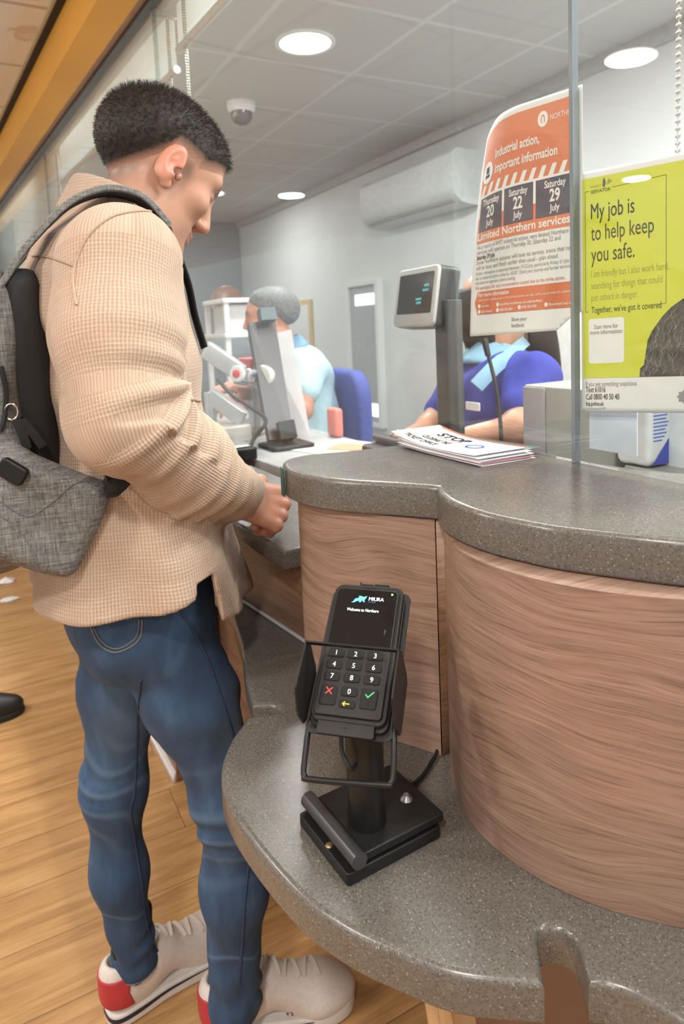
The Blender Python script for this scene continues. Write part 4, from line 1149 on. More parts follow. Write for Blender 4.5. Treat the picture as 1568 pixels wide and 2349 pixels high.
MB().slab(rrect(p.x - .06, p.y - .06, p.x + .06, p.y + .06, .02), 0, .0095, r=.003).build('arm_foot', silv, e)
pts = [at(500, 870, 2.05), at(530, 905, 2.02), at(575, 935, 2.02), at(610, 965, 2.02), at(580, 1010, 2.0), at(565, 1060, 1.98)]
MB().tube(smooth_line([tuple(p - o3) for p in pts], 6), .006, 8).build('arm_cable', MT['rubber'], e)
# red odds and ends on the far desk
def small_box(name, label, cat, px, py, depth, sx, sy, hh, mat, rz=0.0, parts=()):
    c = at(px, py, depth)
    e = empty(name, label, cat, (c.x, c.y, DZ + .0005), None, rz)
    z1 = max(.012, c.z - DZ + hh / 2); z0 = max(0.0, z1 - hh)
    MB().slab(rrect(-sx / 2, -sy / 2, sx / 2, sy / 2, min(sx, sy) * .15), z0, z1, r=min(.006, hh * .3)).build('case', mat, e)
    if z0 > .004:
        MB().slab(rrect(-sx * .2, -sy * .2, sx * .2, sy * .2, min(sx, sy) * .05), 0, z0 - .0005, r=.001).build('stand', MT['grey_metal'], e)
    return e, z1
redp = plain('red plastic', (.60, .06, .045), .35); redl = plain('coral plastic', (.70, .20, .16), .4)
e, z1 = small_box('card_machine', 'red topped card machine above the monitor arm joint', 'card machine', 577, 838, 2.28, .06, .13, .05, redp)
e, z1 = small_box('label_printer', 'small red fronted printer on the far staff desk', 'printer', 528, 992, 2.06, .10, .12, .05, plain('putty plastic', (.50, .48, .45), .4))
MB().box((-.0535, -.055, z1 - .040), (-.0505, .055, z1 - .012)).build('red_front', redp, e)
MB().box((-.0550, -.015, z1 - .035), (-.0537, .010, z1 - .017)).build('white_tab', MT['white'], e)
e, z1 = small_box('stamp', 'dark red rounded stamp by the sleeve of the customer', 'stamp', 540, 1046, 1.96, .05, .05, .06, plain('dark red plastic', (.33, .02, .025), .3))
c = at(520, 1085, 1.90)
e = empty('coin_scale', 'black coin scale low behind the cuff of the customer', 'scale', (c.x, c.y, DZ + .0005)); MB().slab(rrect(-.07, -.07, .07, .07, .01), 0, .035, r=.006).build('case', MT['black'], e); MB().slab(rrect(-.06, -.06, .06, .06, .02), .0355, .042, r=.004).build('pan', MT['chrome'], e)
# teal card stuck to the end of the ledge
c = at(644, 1090, 1.07)
o = MB().box((-.001, -.007, -.020), (.001, .007, .020)).build('teal_card', plain('teal card', (.012, .075, .068), .4)); o.location = (.3585, .862, 1.088); o.rotation_euler = (0, 0, -.15); tag(o, 'dark teal card standing against the rounded end of the raised ledge', 'card')

# --- furniture behind the staff
def office_chair(label, loc, rz, mat, group=None):
    e = empty('office_chair', label, 'office chair', loc, group, rz)
    mb = MB(); yz_slab(mb, rrect(-.24, .60, .24, 1.13, .12, 8), -.03, .03, .02); mb.build('backrest', mat, e)
    MB().slab(rrect(.03, -.24, .50, .24, .08), .56, .64, r=.03).build('seat', mat, e)
    MB().tube([(.26, 0, .09), (.26, 0, .56)], .028, 14).build('gas_post', MT['black'], e)
    for k in range(5):
        a = k * 2 * math.pi / 5
        MB().tube([(.26, 0, .10), (.26 + .29 * math.cos(a), .29 * math.sin(a), .065)], [.024, .016], 10).build('star_leg', MT['black'], e)
        MB().lathe([(.001, -.012), (.028, -.012), (.028, .012), (.001, .012)], 16, Matrix.Translation((.26 + .29 * math.cos(a), .29 * math.sin(a), .0285)) @ Matrix.Rotation(a + math.pi / 2, 4, 'Z') @ Matrix.Rotation(math.pi / 2, 4, 'X')).build('castor', MT['black'], e)
    return e
blue_f = plain('royal blue fabric', (.055, .075, .30), .8, mottled=.15, scale=60)
c = at(788, 960, 2.75)
office_chair('royal blue office chair behind the grey haired clerk', (c.x + .02, c.y, 0), math.radians(168), blue_f)
c = at(768, 970, 2.20)
e = empty('red_pouch', 'coral red pouch standing on the far desk beside the blue chair', 'pouch', (c.x, c.y, DZ + .0005))
MB().slab(rrect(-.015, -.035, .015, .035, .012), .0, .095, r=.012).build('pouch_body', redl, e)
# white shelving behind the arm, third person beyond it
c = at(525, 760, 3.45)
e = empty('storage_rack', 'white storage rack standing between the clerk and the bald colleague', 'storage rack', (c.x, c.y, 0))
rk = plain('rack white', (.74, .72, .71), .5)
top = at(525, 688, 3.45).z; mid = at(525, 765, 3.45).z
for (x, y) in ((-.06, .15), (-.06, -.15), (.22, .15), (.22, -.15)):
    MB().box((x - .012, y - .012, 0), (x + .012, y + .012, top - .0005)).build('upright', rk, e)
for z in (top, mid, mid - .30, .5, .12):
    MB().slab(rrect(-.08, -.17, .24, .17, .01), z - .022, z, r=.003).build('shelf', rk, e)
MB().box((-.035, -.13, mid + .0005), (.20, .13, top - .03)).build('side_panel', plain('rack panel', (.66, .63, .63), .6), e)
# tall white cupboard and wall unit
c = at(872, 800, 2.9)
e = empty('tall_cupboard', 'tall white office cupboard behind the customer display', 'cupboard', (2.36, 2.40, 0))
cz = 1.62
MB().slab(rrect(-.0, -.9, .31, .30, .03), .0, cz, r=.012).build('case', plain('cupboard white', (.70, .70, .68), .5), e)
for (y0, y1) in ((-.88, -.31), (-.29, .27)):
    d = MB().slab(rrect(-.020, y0, -.0008, y1, .004), .06, cz - .03, r=.003).build('door', plain('cupboard door white', (.72, .72, .70), .5), e)
    MB().tube([(-.030, y1 - .04, .95), (-.030, y1 - .04, 1.07)], .005, 8).build('handle', MT['grey_metal'], d)
# air conditioner on the back wall
e = empty('air_conditioner', 'white wall air conditioner below the ceiling on the back wall', 'air conditioner', (2.68, 3.75, 2.0))
prof = [(0, .30), (-.17, .30), (-.20, .27), (-.20, .08), (-.185, .04), (-.14, .0), (-.06, -.015), (0, -.015)]
V = [(x, .52, z) for (x, z) in prof] + [(x, -.55, z) for (x, z) in prof]; n = len(prof)
MB().add(V, [tuple(range(n))[::-1], tuple(range(n, 2 * n))] + [(i, (i + 1) % n, n + (i + 1) % n, n + i) for i in range(n)]).build('housing', plain('aircon white', (.66, .68, .69), .45), e)
mb = MB(); mb.box((-.170, -.50, .004), (-.120, .47, .010)); mb.build('louvre', plain('aircon grey louvre', (.30, .31, .32), .5), e)
# notice board in a gold frame on the back wall
c = at(700, 770, 3.0)
e = empty('framed_notice', 'white notice in a pale gold frame on the back wall behind the clerk', 'framed notice', (2.668, 5.95, 1.30))
MB().box((-.012, -.42, -.26), (.0095, .42, .26)).build('frame', plain('pale gold frame', (.66, .50, .27), .45), e)
MB().box((-.0150, -.37, -.215), (-.0125, .37, .215)).build('notice_sheet', MT['white'], e)
# litter and a passing shoe on the hall floor
for (px, py, lab, sc_) in ((14, 1335, 'crumpled white paper scrap on the floor by the backpack, the one further off', 1.0), (22, 1376, 'small flat white paper scrap on the floor by the backpack, the one nearer', .75)):
    d = RC @ np.array([(px - 784.0) / FPX, -(py - 907.0) / FPX, -1.0]); t_ = -CAM_H / d[2]
    mb = MB(); r3 = random.Random(px)
    V = [(.055 * sc_ * math.cos(a) * r3.uniform(.7, 1.2), .045 * sc_ * math.sin(a) * r3.uniform(.7, 1.2), .001 + r3.random() * .006) for a in [k * math.pi / 5 for k in range(10)]] + [(0, 0, .028 * sc_ if sc_ == 1 else .008)]
    mb.add(V, [(k, (k + 1) % 10, 10) for k in range(10)], smooth=False)
    mb.add([(p[0], p[1], .0004) for p in V[:10]], [tuple(range(10))[::-1]], smooth=False)
    o = mb.build('paper_scrap', plain('paper scrap %d' % px, (.78, .77, .75), .6)); o.location = (d[0] * t_, d[1] * t_, .0004); tag(o, lab, 'paper scrap')
# ================================================================ organic shapes: signed distance fields -> smooth meshes
F32 = np.float32
def vlen(a): return np.sqrt((a * a).sum(-1))
def V3(*p): return np.array(p, F32)
def cap(P, a, b, ra, rb):
    a = np.asarray(a, F32); b = np.asarray(b, F32); d = b - a
    t = np.clip(((P - a) @ d) / max(float(d @ d), 1e-9), 0, 1)
    return vlen(P - (a + t[:, None] * d)) - (ra + t * (rb - ra))
def chain(P, pts, rs, k=0.02):
    d = None
    for i in range(len(pts) - 1):
        c = cap(P, pts[i], pts[i + 1], rs[i], rs[i + 1])
        d = c if d is None else smin(d, c, k)
    return d
def ell(P, c, r, R=None):
    q = P - np.asarray(c, F32)
    if R is not None: q = q @ np.asarray(R, F32)
    r = np.asarray(r, F32)
    k0 = vlen(q / r); k1 = vlen(q / (r * r))
    return np.where(k1 > 1e-9, k0 * (k0 - 1) / np.maximum(k1, 1e-9), -r.min()).astype(F32)
def smin(a, b, k):
    h = np.maximum(k - np.abs(a - b), 0) / k
    return np.minimum(a, b) - h * h * k * 0.25
def smax(a, b, k): return -smin(-a, -b, k)
def rotm(ax, deg): return np.array(Matrix.Rotation(math.radians(deg), 3, ax), F32)

def nets(fn, lo, hi, h, block=8):
    """surface of fn == 0 on a grid of step h; only blocks near the surface are sampled finely"""
    lo = np.array(lo, float); hi = np.array(hi, float)
    nb = np.ceil((hi - lo) / (h * block)).astype(int)
    N = nb * block + 1
    H = h * block
    cx = [lo[i] + (np.arange(nb[i]) + .5) * H for i in range(3)]
    C = np.stack(np.meshgrid(*cx, indexing='ij'), -1).reshape(-1, 3).astype(F32)
    dc = fn(C).reshape(nb)
    G = np.empty(N, F32)
    s = np.where(dc > 0, 1.0, -1.0).astype(F32)
    rep = np.repeat(np.repeat(np.repeat(s, block, 0), block, 1), block, 2)
    G[:-1, :-1, :-1] = rep
    G[-1] = G[-2]; G[:, -1] = G[:, -2]; G[:, :, -1] = G[:, :, -2]
    act = np.argwhere(np.abs(dc) < H * 1.25)
    r = np.arange(block + 1)
    off = np.stack(np.meshgrid(r, r, r, indexing='ij'), -1).reshape(-1, 3)
    for k in range(0, len(act), 400):
        a = act[k:k + 400]
        idx = (a[:, None, :] * block + off[None]).reshape(-1, 3)
        P = (lo + idx * h).astype(F32)
        G[idx[:, 0], idx[:, 1], idx[:, 2]] = fn(P)
    S = G < 0
    nx, ny, nz = N
    cnt = np.zeros((nx - 1, ny - 1, nz - 1), np.uint8)
    for i in (0, 1):
        for j in (0, 1):
            for k in (0, 1):
                cnt += S[i:nx - 1 + i, j:ny - 1 + j, k:nz - 1 + k]
    cells = np.argwhere((cnt > 0) & (cnt < 8))
    vid = np.full((nx - 1, ny - 1, nz - 1), -1, np.int32)
    vid[cells[:, 0], cells[:, 1], cells[:, 2]] = np.arange(len(cells))
    acc = np.zeros((len(cells), 3)); num = np.zeros(len(cells))
    cor = [(0, 0, 0), (1, 0, 0), (0, 1, 0), (1, 1, 0), (0, 0, 1), (1, 0, 1), (0, 1, 1), (1, 1, 1)]
    val = [G[cells[:, 0] + c[0], cells[:, 1] + c[1], cells[:, 2] + c[2]] for c in cor]
    for (a, b) in ((0, 1), (2, 3), (4, 5), (6, 7), (0, 2), (1, 3), (4, 6), (5, 7), (0, 4), (1, 5), (2, 6), (3, 7)):
        m = (val[a] < 0) != (val[b] < 0)
        t = np.where(m, val[a] / np.where(np.abs(val[a] - val[b]) < 1e-12, 1, val[a] - val[b]), 0)
        ca = np.array(cor[a]); cb = np.array(cor[b])
        acc += np.where(m[:, None], ca + t[:, None] * (cb - ca), 0); num += m
    V = lo + (cells + acc / np.maximum(num, 1)[:, None]) * h
    Q = []
    for ax in range(3):
        o = [1, 1, 1]; o[ax] = 0
        sl0 = tuple(slice(1, -1) if i != ax else slice(0, -1) for i in range(3))
        sl1 = tuple(slice(1, -1) if i != ax else slice(1, None) for i in range(3))
        e = np.argwhere(S[sl0] != S[sl1])
        e = e + np.array([0 if i == ax else 1 for i in range(3)])
        ins = S[e[:, 0], e[:, 1], e[:, 2]]
        u, w = [(1, 2), (2, 0), (0, 1)][ax]
        du = np.zeros(3, int); du[u] = 1; dw = np.zeros(3, int); dw[w] = 1
        q = [vid[tuple((e - x).T)] for x in (du + dw, dw, np.zeros(3, int), du)]
        q = np.stack(q, 1)
        q[~ins] = q[~ins][:, ::-1]
        Q.append(q)
    Q = np.concatenate(Q)
    Q = Q[(Q >= 0).all(1)]
    return V, Q

def sdf_object(name, fn, lo, hi, h, mat, parent=None, attrs=None, block=8, loc=None, keep=None):
    V, Q = nets(fn, lo, hi, h, block)
    if keep is not None:
        m = keep(V); Q = Q[m[Q].all(1)]
        used = np.unique(Q); re = np.full(len(V), -1); re[used] = np.arange(len(used)); V = V[used]; Q = re[Q]
    me = bpy.data.meshes.new(name)
    W = V if loc is None else V - np.asarray(loc)
    me.vertices.add(len(W)); me.vertices.foreach_set('co', W.astype(F32).ravel())
    me.loops.add(Q.size); me.loops.foreach_set('vertex_index', Q.astype(np.int32).ravel())
    me.polygons.add(len(Q)); me.polygons.foreach_set('loop_start', (np.arange(len(Q)) * 4).astype(np.int32))
    me.update(calc_edges=True); me.validate()
    me.polygons.foreach_set('use_smooth', np.ones(len(me.polygons), bool))
    if attrs:
        for k, f in attrs.items():
            a = f(V.astype(F32))
            if a.ndim == 1:
                at_ = me.attributes.new(k, 'FLOAT', 'POINT'); at_.data.foreach_set('value', a.astype(F32))
            else:
                at_ = me.attributes.new(k, 'FLOAT_VECTOR', 'POINT'); at_.data.foreach_set('vector', a.astype(F32).ravel())
    if mat: me.materials.append(mat)
    o = bpy.data.objects.new(name, me)
    if loc is not None and parent is None: o.location = loc
    return link(o, parent)

# ---------------------------------------------------------------- heads
def head_frame(ear_mid, yaw, pitch, roll=0.0):
    """columns: forward, left, up"""
    R = Matrix.Rotation(math.radians(yaw), 3, 'Z') @ Matrix.Rotation(math.radians(pitch), 3, 'Y') @ Matrix.Rotation(math.radians(roll), 3, 'X')
    return np.array(R, F32), np.asarray(ear_mid, F32)
def head_sdf(P, fr, ears=True, s=1.0):
    R, c = fr
    q = ((P - c) @ R) / s
    y = q.copy(); y[:, 1] = np.abs(y[:, 1])
    d = ell(q, (-.004, 0, .048), (.097, .074, .079))
    d = smin(d, ell(q, (.040, 0, .042), (.056, .061, .060)), .03)
    d = smin(d, ell(q, (.042, 0, -.022), (.050, .054, .066)), .03)
    d = smin(d, ell(y, (.028, .030, -.056), (.052, .022, .028), rotm('Z', -14)), .03)     # jaw line
    d = smin(d, ell(q, (.080, 0, -.080), (.020, .024, .017)), .025)                          # chin
    d = smin(d, ell(y, (.066, .040, -.004), (.022, .020, .016)), .022)                       # cheekbone
    d = smin(d, cap(y, (.092, .006, .042), (.078, .046, .044), .010, .009), .016)            # brow
    d = smax(d, -ell(y, (.103, .031, .022), (.020, .019, .013)), .014)                       # eye hollow
    d = smin(d, ell(y, (.080, .031, .021), (.0135, .0145, .0125)), .004)                     # eye
    d = smax(d, -cap(y, (.0945, .022, .0185), (.0890, .044, .0195), .0010, .0008), .0025)    # lid line
    d = smin(d, cap(q, (.094, 0, .036), (.114, 0, -.010), .0075, .0105), .012)               # nose
    d = smin(d, ell(y, (.103, .0110, -.016), (.0115, .0070, .0080)), .007)
    d = smax(d, -ell(y, (.1085, .0068, -.0228), (.0052, .0034, .0042)), .003)
    d = smin(d, cap(y, (.0985, .0, -.0395), (.0885, .022, -.0425), .0068, .0030), .007)      # lips
    d = smin(d, cap(y, (.0965, .0, -.0500), (.0870, .019, -.0470), .0076, .0030), .007)
    d = smax(d, -cap(y, (.1050, .0, -.0445), (.0900, .024, -.0450), .0014, .0010), .003)
    if ears:
        Rm = rotm('Z', 22) @ rotm('Y', 8)
        e = ell(y, (-.006, .080, .004), (.0190, .0075, .0325), Rm)
        e = smax(e, -ell(y, (-.001, .0885, .009), (.0105, .0055, .0190), Rm), .005)
        e = smin(e, cap(y, (-.004, .0800, .010), (.002, .0805, .020), .0032, .0028), .004)
        e = smax(e, -ell(y, (.007, .083, -.004), (.0050, .010, .0070)), .003)
        e = smin(e, ell(y, (.0155, .0745, -.004), (.0050, .0050, .0070)), .005)
        e = smin(e, ell(y, (.003, .0770, -.0260), (.0090, .0052, .0095)), .006)
        d = smin(d, e, .006)
    return d * s
def hand_sdf(P, wrist, D, Nb, curl=1.0, s=1.0, thumb_side=1, spread=1.0, k=.010):
    """hand from the wrist along D; Nb points out of the back of the hand; curl 0 straight .. 1 fist"""
    D = Vector(D).normalized(); Nb = Vector(Nb); Nb = (Nb - D * Nb.dot(D)).normalized(); A = D.cross(Nb) * thumb_side   # A: towards the little finger
    w = Vector(wrist)
    def pt(a, b, c): return tuple(w + D * a * s + A * b * s + Nb * c * s)
    d = cap(P, pt(-.03, 0, 0), pt(.012, 0, 0), .026 * s, .026 * s)
    for (b, L) in ((-.030, .086), (-.010, .090), (.010, .086), (.028, .078)):
        d = smin(d, cap(P, pt(.010, b * .55, 0), pt(L, b, .004), .0165 * s, .0112 * s), .009 * s)
    tips = []
    for i, (b, L, l1, l2, l3) in enumerate(((-.031, .088, .042, .025, .020), (-.010, .093, .046, .028, .021), (.011, .089, .042, .026, .020), (.029, .080, .033, .020, .018))):
        base = w + D * L * s + A * b * spread * s
        a1, a2, a3 = curl * 1.20 + .10, curl * 1.65 + .18, curl * 1.0 + .12
        p = base; ang = 0.0; f = None; rr = [.0108, .0096, .0086, .0076]
        for (ln, da, r0, r1) in ((l1, a1, rr[0], rr[1]), (l2, a2, rr[1], rr[2]), (l3, a3, rr[2], rr[3])):
            ang += da
            q = p + (D * math.cos(ang) - Nb * math.sin(ang)) * ln * s
            c = cap(P, tuple(p), tuple(q), r0 * s, r1 * s); f = c if f is None else smin(f, c, .004 * s)
            p = q
        d = smin(d, smin(f, ell(P, tuple(base + Nb * .0055 * s), (.0112 * s,) * 3), .004 * s), .0038 * s)
    t0 = w + D * .022 * s - A * .020 * s - Nb * .006 * s
    t1 = w + D * .056 * s - A * .046 * s - Nb * .018 * s
    t2 = t1 + (D * .72 + A * .35 * curl - Nb * .55) .normalized() * .034 * s
    t3 = t2 + (D * .55 + A * .70 * curl - Nb * .45).normalized() * .026 * s
    th = smin(cap(P, tuple(t0), tuple(t1), .0165 * s, .0125 * s), smin(cap(P, tuple(t1), tuple(t2), .0115 * s, .0100 * s), cap(P, tuple(t2), tuple(t3), .0100 * s, .0080 * s), .004), .006)
    return smin(d, th, .010 * s)

def skin_mat(name, base, red, rough=.45):
    t = NT(name)
    co = t.coord()
    n = t.noise(co, 22, 4, .6); n2 = t.noise(co, 420, 2)
    c = t.ramp(n, [(.3, base), (.7, red)])
    a = t.n('ShaderNodeAttribute', attribute_name='flush')
    c = t.mix(a.outputs['Fac'], c, tuple(x * y for x, y in zip(red, (1.05, .62, .56))))
    b = t.n('ShaderNodeAttribute', attribute_name='beard')
    c = t.mix(b.outputs['Fac'], c, (.10, .065, .05))
    p = t.bsdf(c, rough, normal=t.bump(n2, .12, .0006))
    p.inputs['Subsurface Weight'].default_value = .12
    p.inputs['Subsurface Radius'].default_value = (.012, .004, .002)
    return t.m
def hair_mat(name, dark, light):
    t = NT(name)
    n = t.noise(t.mapping(t.coord(), (1, 1, 1)), 160, 3, .6)
    c = t.ramp(n, [(.35, dark), (.7, light)])
    a = t.n('ShaderNodeAttribute', attribute_name='fade')
    c = t.mix(a.outputs['Fac'], c, (.42, .22, .15))
    t.bsdf(c, .6, normal=t.bump(n, .5, .002), Specular_IOR_Level=.3)
    return t.m
def strands(name, roots, dirs, length, mat, parent, r=.00035, seed=1, loc=None):
    """many fine tapering hairs as one mesh"""
    rg = np.random.RandomState(seed)
    n = len(roots)
    L = length * (0.6 + .8 * rg.rand(n))[:, None] if np.isscalar(length) else (length * (.7 + .6 * rg.rand(n)))[:, None]
    d = dirs + rg.randn(n, 3) * .22; d /= np.linalg.norm(d, axis=1)[:, None]
    a = np.cross(d, [0.3, .5, .8]); a /= np.linalg.norm(a, axis=1)[:, None] + 1e-9
    b = np.cross(d, a)
    ring = []
    for k in range(3):
        t = 2 * math.pi * k / 3
        ring.append(a * math.cos(t) + b * math.sin(t))
    mid = roots + d * L * .55 + rg.randn(n, 3) * .0008
    V = np.concatenate([roots + ring[0] * r, roots + ring[1] * r, roots + ring[2] * r, mid + ring[0] * r * .8, mid + ring[1] * r * .8, mid + ring[2] * r * .8, roots + d * L + rg.randn(n, 3) * .0012])
    i = np.arange(n)
    F = []
    for k in range(3):
        j = (k + 1) % 3
        F.append(np.stack([k * n + i, j * n + i, (3 + j) * n + i, (3 + k) * n + i], 1))
    T = [np.stack([(3 + k) * n + i, (3 + (k + 1) % 3) * n + i, 6 * n + i], 1) for k in range(3)]
    me = bpy.data.meshes.new(name)
    faces = [tuple(f) for f in np.concatenate(F)] + [tuple(f) for f in np.concatenate(T)]
    if loc is not None: V = V - np.asarray(loc)
    me.from_pydata([tuple(v) for v in V], [], faces)
    me.polygons.foreach_set('use_smooth', np.ones(len(faces), bool))
    me.materials.append(mat)
    return link(bpy.data.objects.new(name, me), parent)
# ================================================================ the customer: jacket, jeans, trainers, backpack
CY = 1.155
HS = 1.05
EAR = (.272, 1.152, 1.558)
HF = head_frame(EAR, 12, 34, 0)
def W1(P, f, ph=0.0):
    return np.sin(P[:, 0] * f + 1.7 * np.sin(P[:, 2] * f * .6 + ph) + ph) * np.sin(P[:, 1] * f * 1.1 + 1.3 * np.sin(P[:, 0] * f * .5) + ph * 2) * np.sin(P[:, 2] * f * .9 + ph)
# --- skeleton
SHR, ELR, WRR = V3(.185, .985, 1.405), V3(.165, .912, 1.190), V3(.352, 1.026, 1.034)
SHL, ELL_, WRL = V3(.19, 1.325, 1.405), V3(.20, 1.40, 1.17), V3(.355, 1.225, 1.025)
HR = dict(wrist=(.343, 1.024, 1.036), D=(.86, .14, -.42), Nb=(.10, -.86, .45))
HL = dict(wrist=(.355, 1.225, 1.025), D=(.80, -.52, -.22), Nb=(.05, .75, .62))
LEGR = [(.215, 1.085, .83), (.262, 1.068, .70), (.315, 1.055, .50), (.312, 1.062, .34), (.306, 1.083, .10)]
LEGL = [(.195, 1.235, .83), (.180, 1.245, .66), (.152, 1.25, .47), (.149, 1.252, .30), (.168, 1.262, .10)]
def body_sdf(P):
    d = head_sdf(P, HF, s=HS)
    d = smin(d, cap(P, (.262, 1.150, 1.535), (.205, 1.153, 1.44), .056, .064), .03)
    d = smin(d, cap(P, (.205, 1.10, 1.38), (.205, 1.21, 1.38), .085, .085), .06)
    d = smin(d, cap(P, (.205, 1.155, 1.33), (.20, 1.155, .95), .105, .10), .05)
    d = smin(d, cap(P, (.20, 1.105, .88), (.20, 1.205, .88), .085, .085), .05)
    for pts in ([SHR, ELR, WRR], [SHL, ELL_, WRL]):
        d = smin(d, chain(P, pts, [.052, .042, .027]), .03)
    for L in (LEGR, LEGL): d = smin(d, chain(P, L, [.075, .055, .042, .038, .032]), .03)
    near = (P[:, 0] > .28) & (P[:, 2] < 1.16) & (P[:, 2] > .90)
    if near.any():
        Q = P[near]
        dh = hand_sdf(Q, curl=.88, thumb_side=1, s=1.02, **HR)
        dh = np.minimum(dh, hand_sdf(Q, curl=.80, thumb_side=-1, s=.98, **HL))
        d[near] = smin(d[near], dh, .012)
    return d
skin = skin_mat('olive fair skin', (.44, .235, .155), (.50, .255, .172))
def flush(P):
    R, c = HF; q = ((P - c) @ R) / HS
    ear = np.exp(-(((q[:, 0] + .004) / .024) ** 2 + ((np.abs(q[:, 1]) - .083) / .012) ** 2 + ((q[:, 2] - .004) / .036) ** 2))
    nose = np.exp(-(vlen((q - V3(.112, 0, -.012)) / V3(.016, .016, .016))) ** 2)
    lips = np.exp(-(vlen((q - V3(.099, 0, -.045)) / V3(.012, .022, .009))) ** 2)
    h = np.exp(-(vlen(P - V3(.42, 1.04, .99)) / .055) ** 2)
    return np.clip(.75 * ear + .35 * nose + .9 * lips + .35 * h, 0, 1)
def beard(P):
    R, c = HF; q = ((P - c) @ R) / HS
    a = np.exp(-(vlen((q - V3(.070, 0, -.078)) / V3(.045, .055, .026))) ** 2) * .30
    mo = np.exp(-(vlen((q - V3(.103, 0, -.031)) / V3(.010, .024, .005))) ** 2) * .45
    br = np.exp(-((q[:, 2] - .042 - .05 * np.maximum(0, np.abs(q[:, 1]) - .03)) / .0052) ** 2) * ((np.abs(q[:, 1]) > .008) & (np.abs(q[:, 1]) < .052) & (q[:, 0] > .06)) * .95
    lash = np.exp(-((q[:, 2] - .0185) / .0025) ** 2) * ((np.abs(q[:, 1]) > .018) & (np.abs(q[:, 1]) < .046) & (q[:, 0] > .07)) * .7
    fade = np.clip((.034 - .5 * (q[:, 0] + .02) * 0 - 0) * 0, 0, 1)
    side = np.exp(-(((q[:, 0] - .024) / .012) ** 2 + ((q[:, 2] - .022) / .030) ** 2)) * (np.abs(q[:, 1]) > .05) * .6
    nape = np.clip((q[:, 2] + .080) / .055, 0, 1) * np.clip((-.020 - q[:, 0]) / .03, 0, 1) * .85
    return np.clip(a + mo + br + lash + side + nape + fade, 0, 1)
def body_keep(V): return np.ones(len(V), bool)
man = sdf_object('person', body_sdf, (-.02, .80, 0.0), (.52, 1.52, 1.74), .0026, skin, attrs={'flush': flush, 'beard': beard})
tag(man, 'man in beige waffle overshirt and blue jeans leaning over the counter, grey backpack on', 'person')

# --- hair: cropped cap with faded sides and a tuft over the brow
def hair_region(q):
    """thickness of the hair in metres at head coordinates q"""
    a = np.abs(q[:, 1])
    line = np.where(q[:, 0] > .035, .030 + (q[:, 0] - .035) * .60, np.where(q[:, 0] > -.012, .034, .034 - np.clip((-.012 - q[:, 0]) / .07, 0, 1) ** .8 * .100))
    up = q[:, 2] - line
    t = np.clip(up / .066, 0, 1) ** .95 * .0105
    front = np.clip((.088 - q[:, 0]) / .012, 0, 1)
    t = t * np.where(q[:, 2] < .068, front, 1)
    return np.where(up > 0, t + .0002, np.maximum(-.005, up * .10))
def hair_sdf(P):
    R, c = HF; q = ((P - c) @ R) / HS
    d = head_sdf(P, HF, ears=False, s=HS)
    d = smin(d, cap(P, (.262, 1.150, 1.535), (.205, 1.153, 1.44), .056, .064), .03)
    th = hair_region(q)
    out = d - th + .0010 * np.sin(q[:, 0] * 420 + 3 * np.sin(q[:, 1] * 160)) * np.sin(q[:, 1] * 390 + 2 * np.sin(q[:, 2] * 200)) * np.clip(th / .01, 0, 1)
    tuft = ell(q, (.068, 0, .086), (.015, .044, .010), rotm('Y', 42))
    out = smin(out, tuft + .002 * np.sin(q[:, 1] * 300) , .02)
    return out
hm = hair_mat('dark brown hair', (.012, .008, .006), (.040, .026, .020))
hair = sdf_object('hair', hair_sdf, (.12, 1.03, 1.45), (.45, 1.27, 1.74), .003, hm, man, attrs={'fade': lambda P: np.clip(1.05 - hair_region(((P - HF[1]) @ HF[0]) / HS) / .0036, 0, 1) * .90})
def sample_hair(n, seed):
    me = hair.data
    co = np.empty(len(me.vertices) * 3, F32); me.vertices.foreach_get('co', co); co = co.reshape(-1, 3)
    no = np.empty(len(me.vertices) * 3, F32); me.vertices.foreach_get('normal', no); no = no.reshape(-1, 3)
    R, c = HF; q = ((co - c) @ R) / HS
    ok = np.where(hair_region(q) > .0036)[0]
    rg = np.random.RandomState(seed); i = rg.choice(ok, n)
    return co[i] + rg.randn(n, 3) * .0006, no[i], q[i]
co, no, q = sample_hair(9000, 2)
Rh = HF[0]
fwd = Rh[:, 0]; upv = Rh[:, 2]
flow = no * .55 + fwd[None] * np.clip(.35 + q[:, 0:1] * 5, 0, 1.0) + upv[None] * np.where(q[:, 2:3] > .06, .15, -.55)
flow /= np.linalg.norm(flow, axis=1)[:, None]
ln = np.clip((q[:, 2] + .02) / .10, .25, 1) * .0085 + np.where(q[:, 0] > .076, .0030, 0)
strands('hair_strands', co, flow, ln, hm, hair, r=.00032)

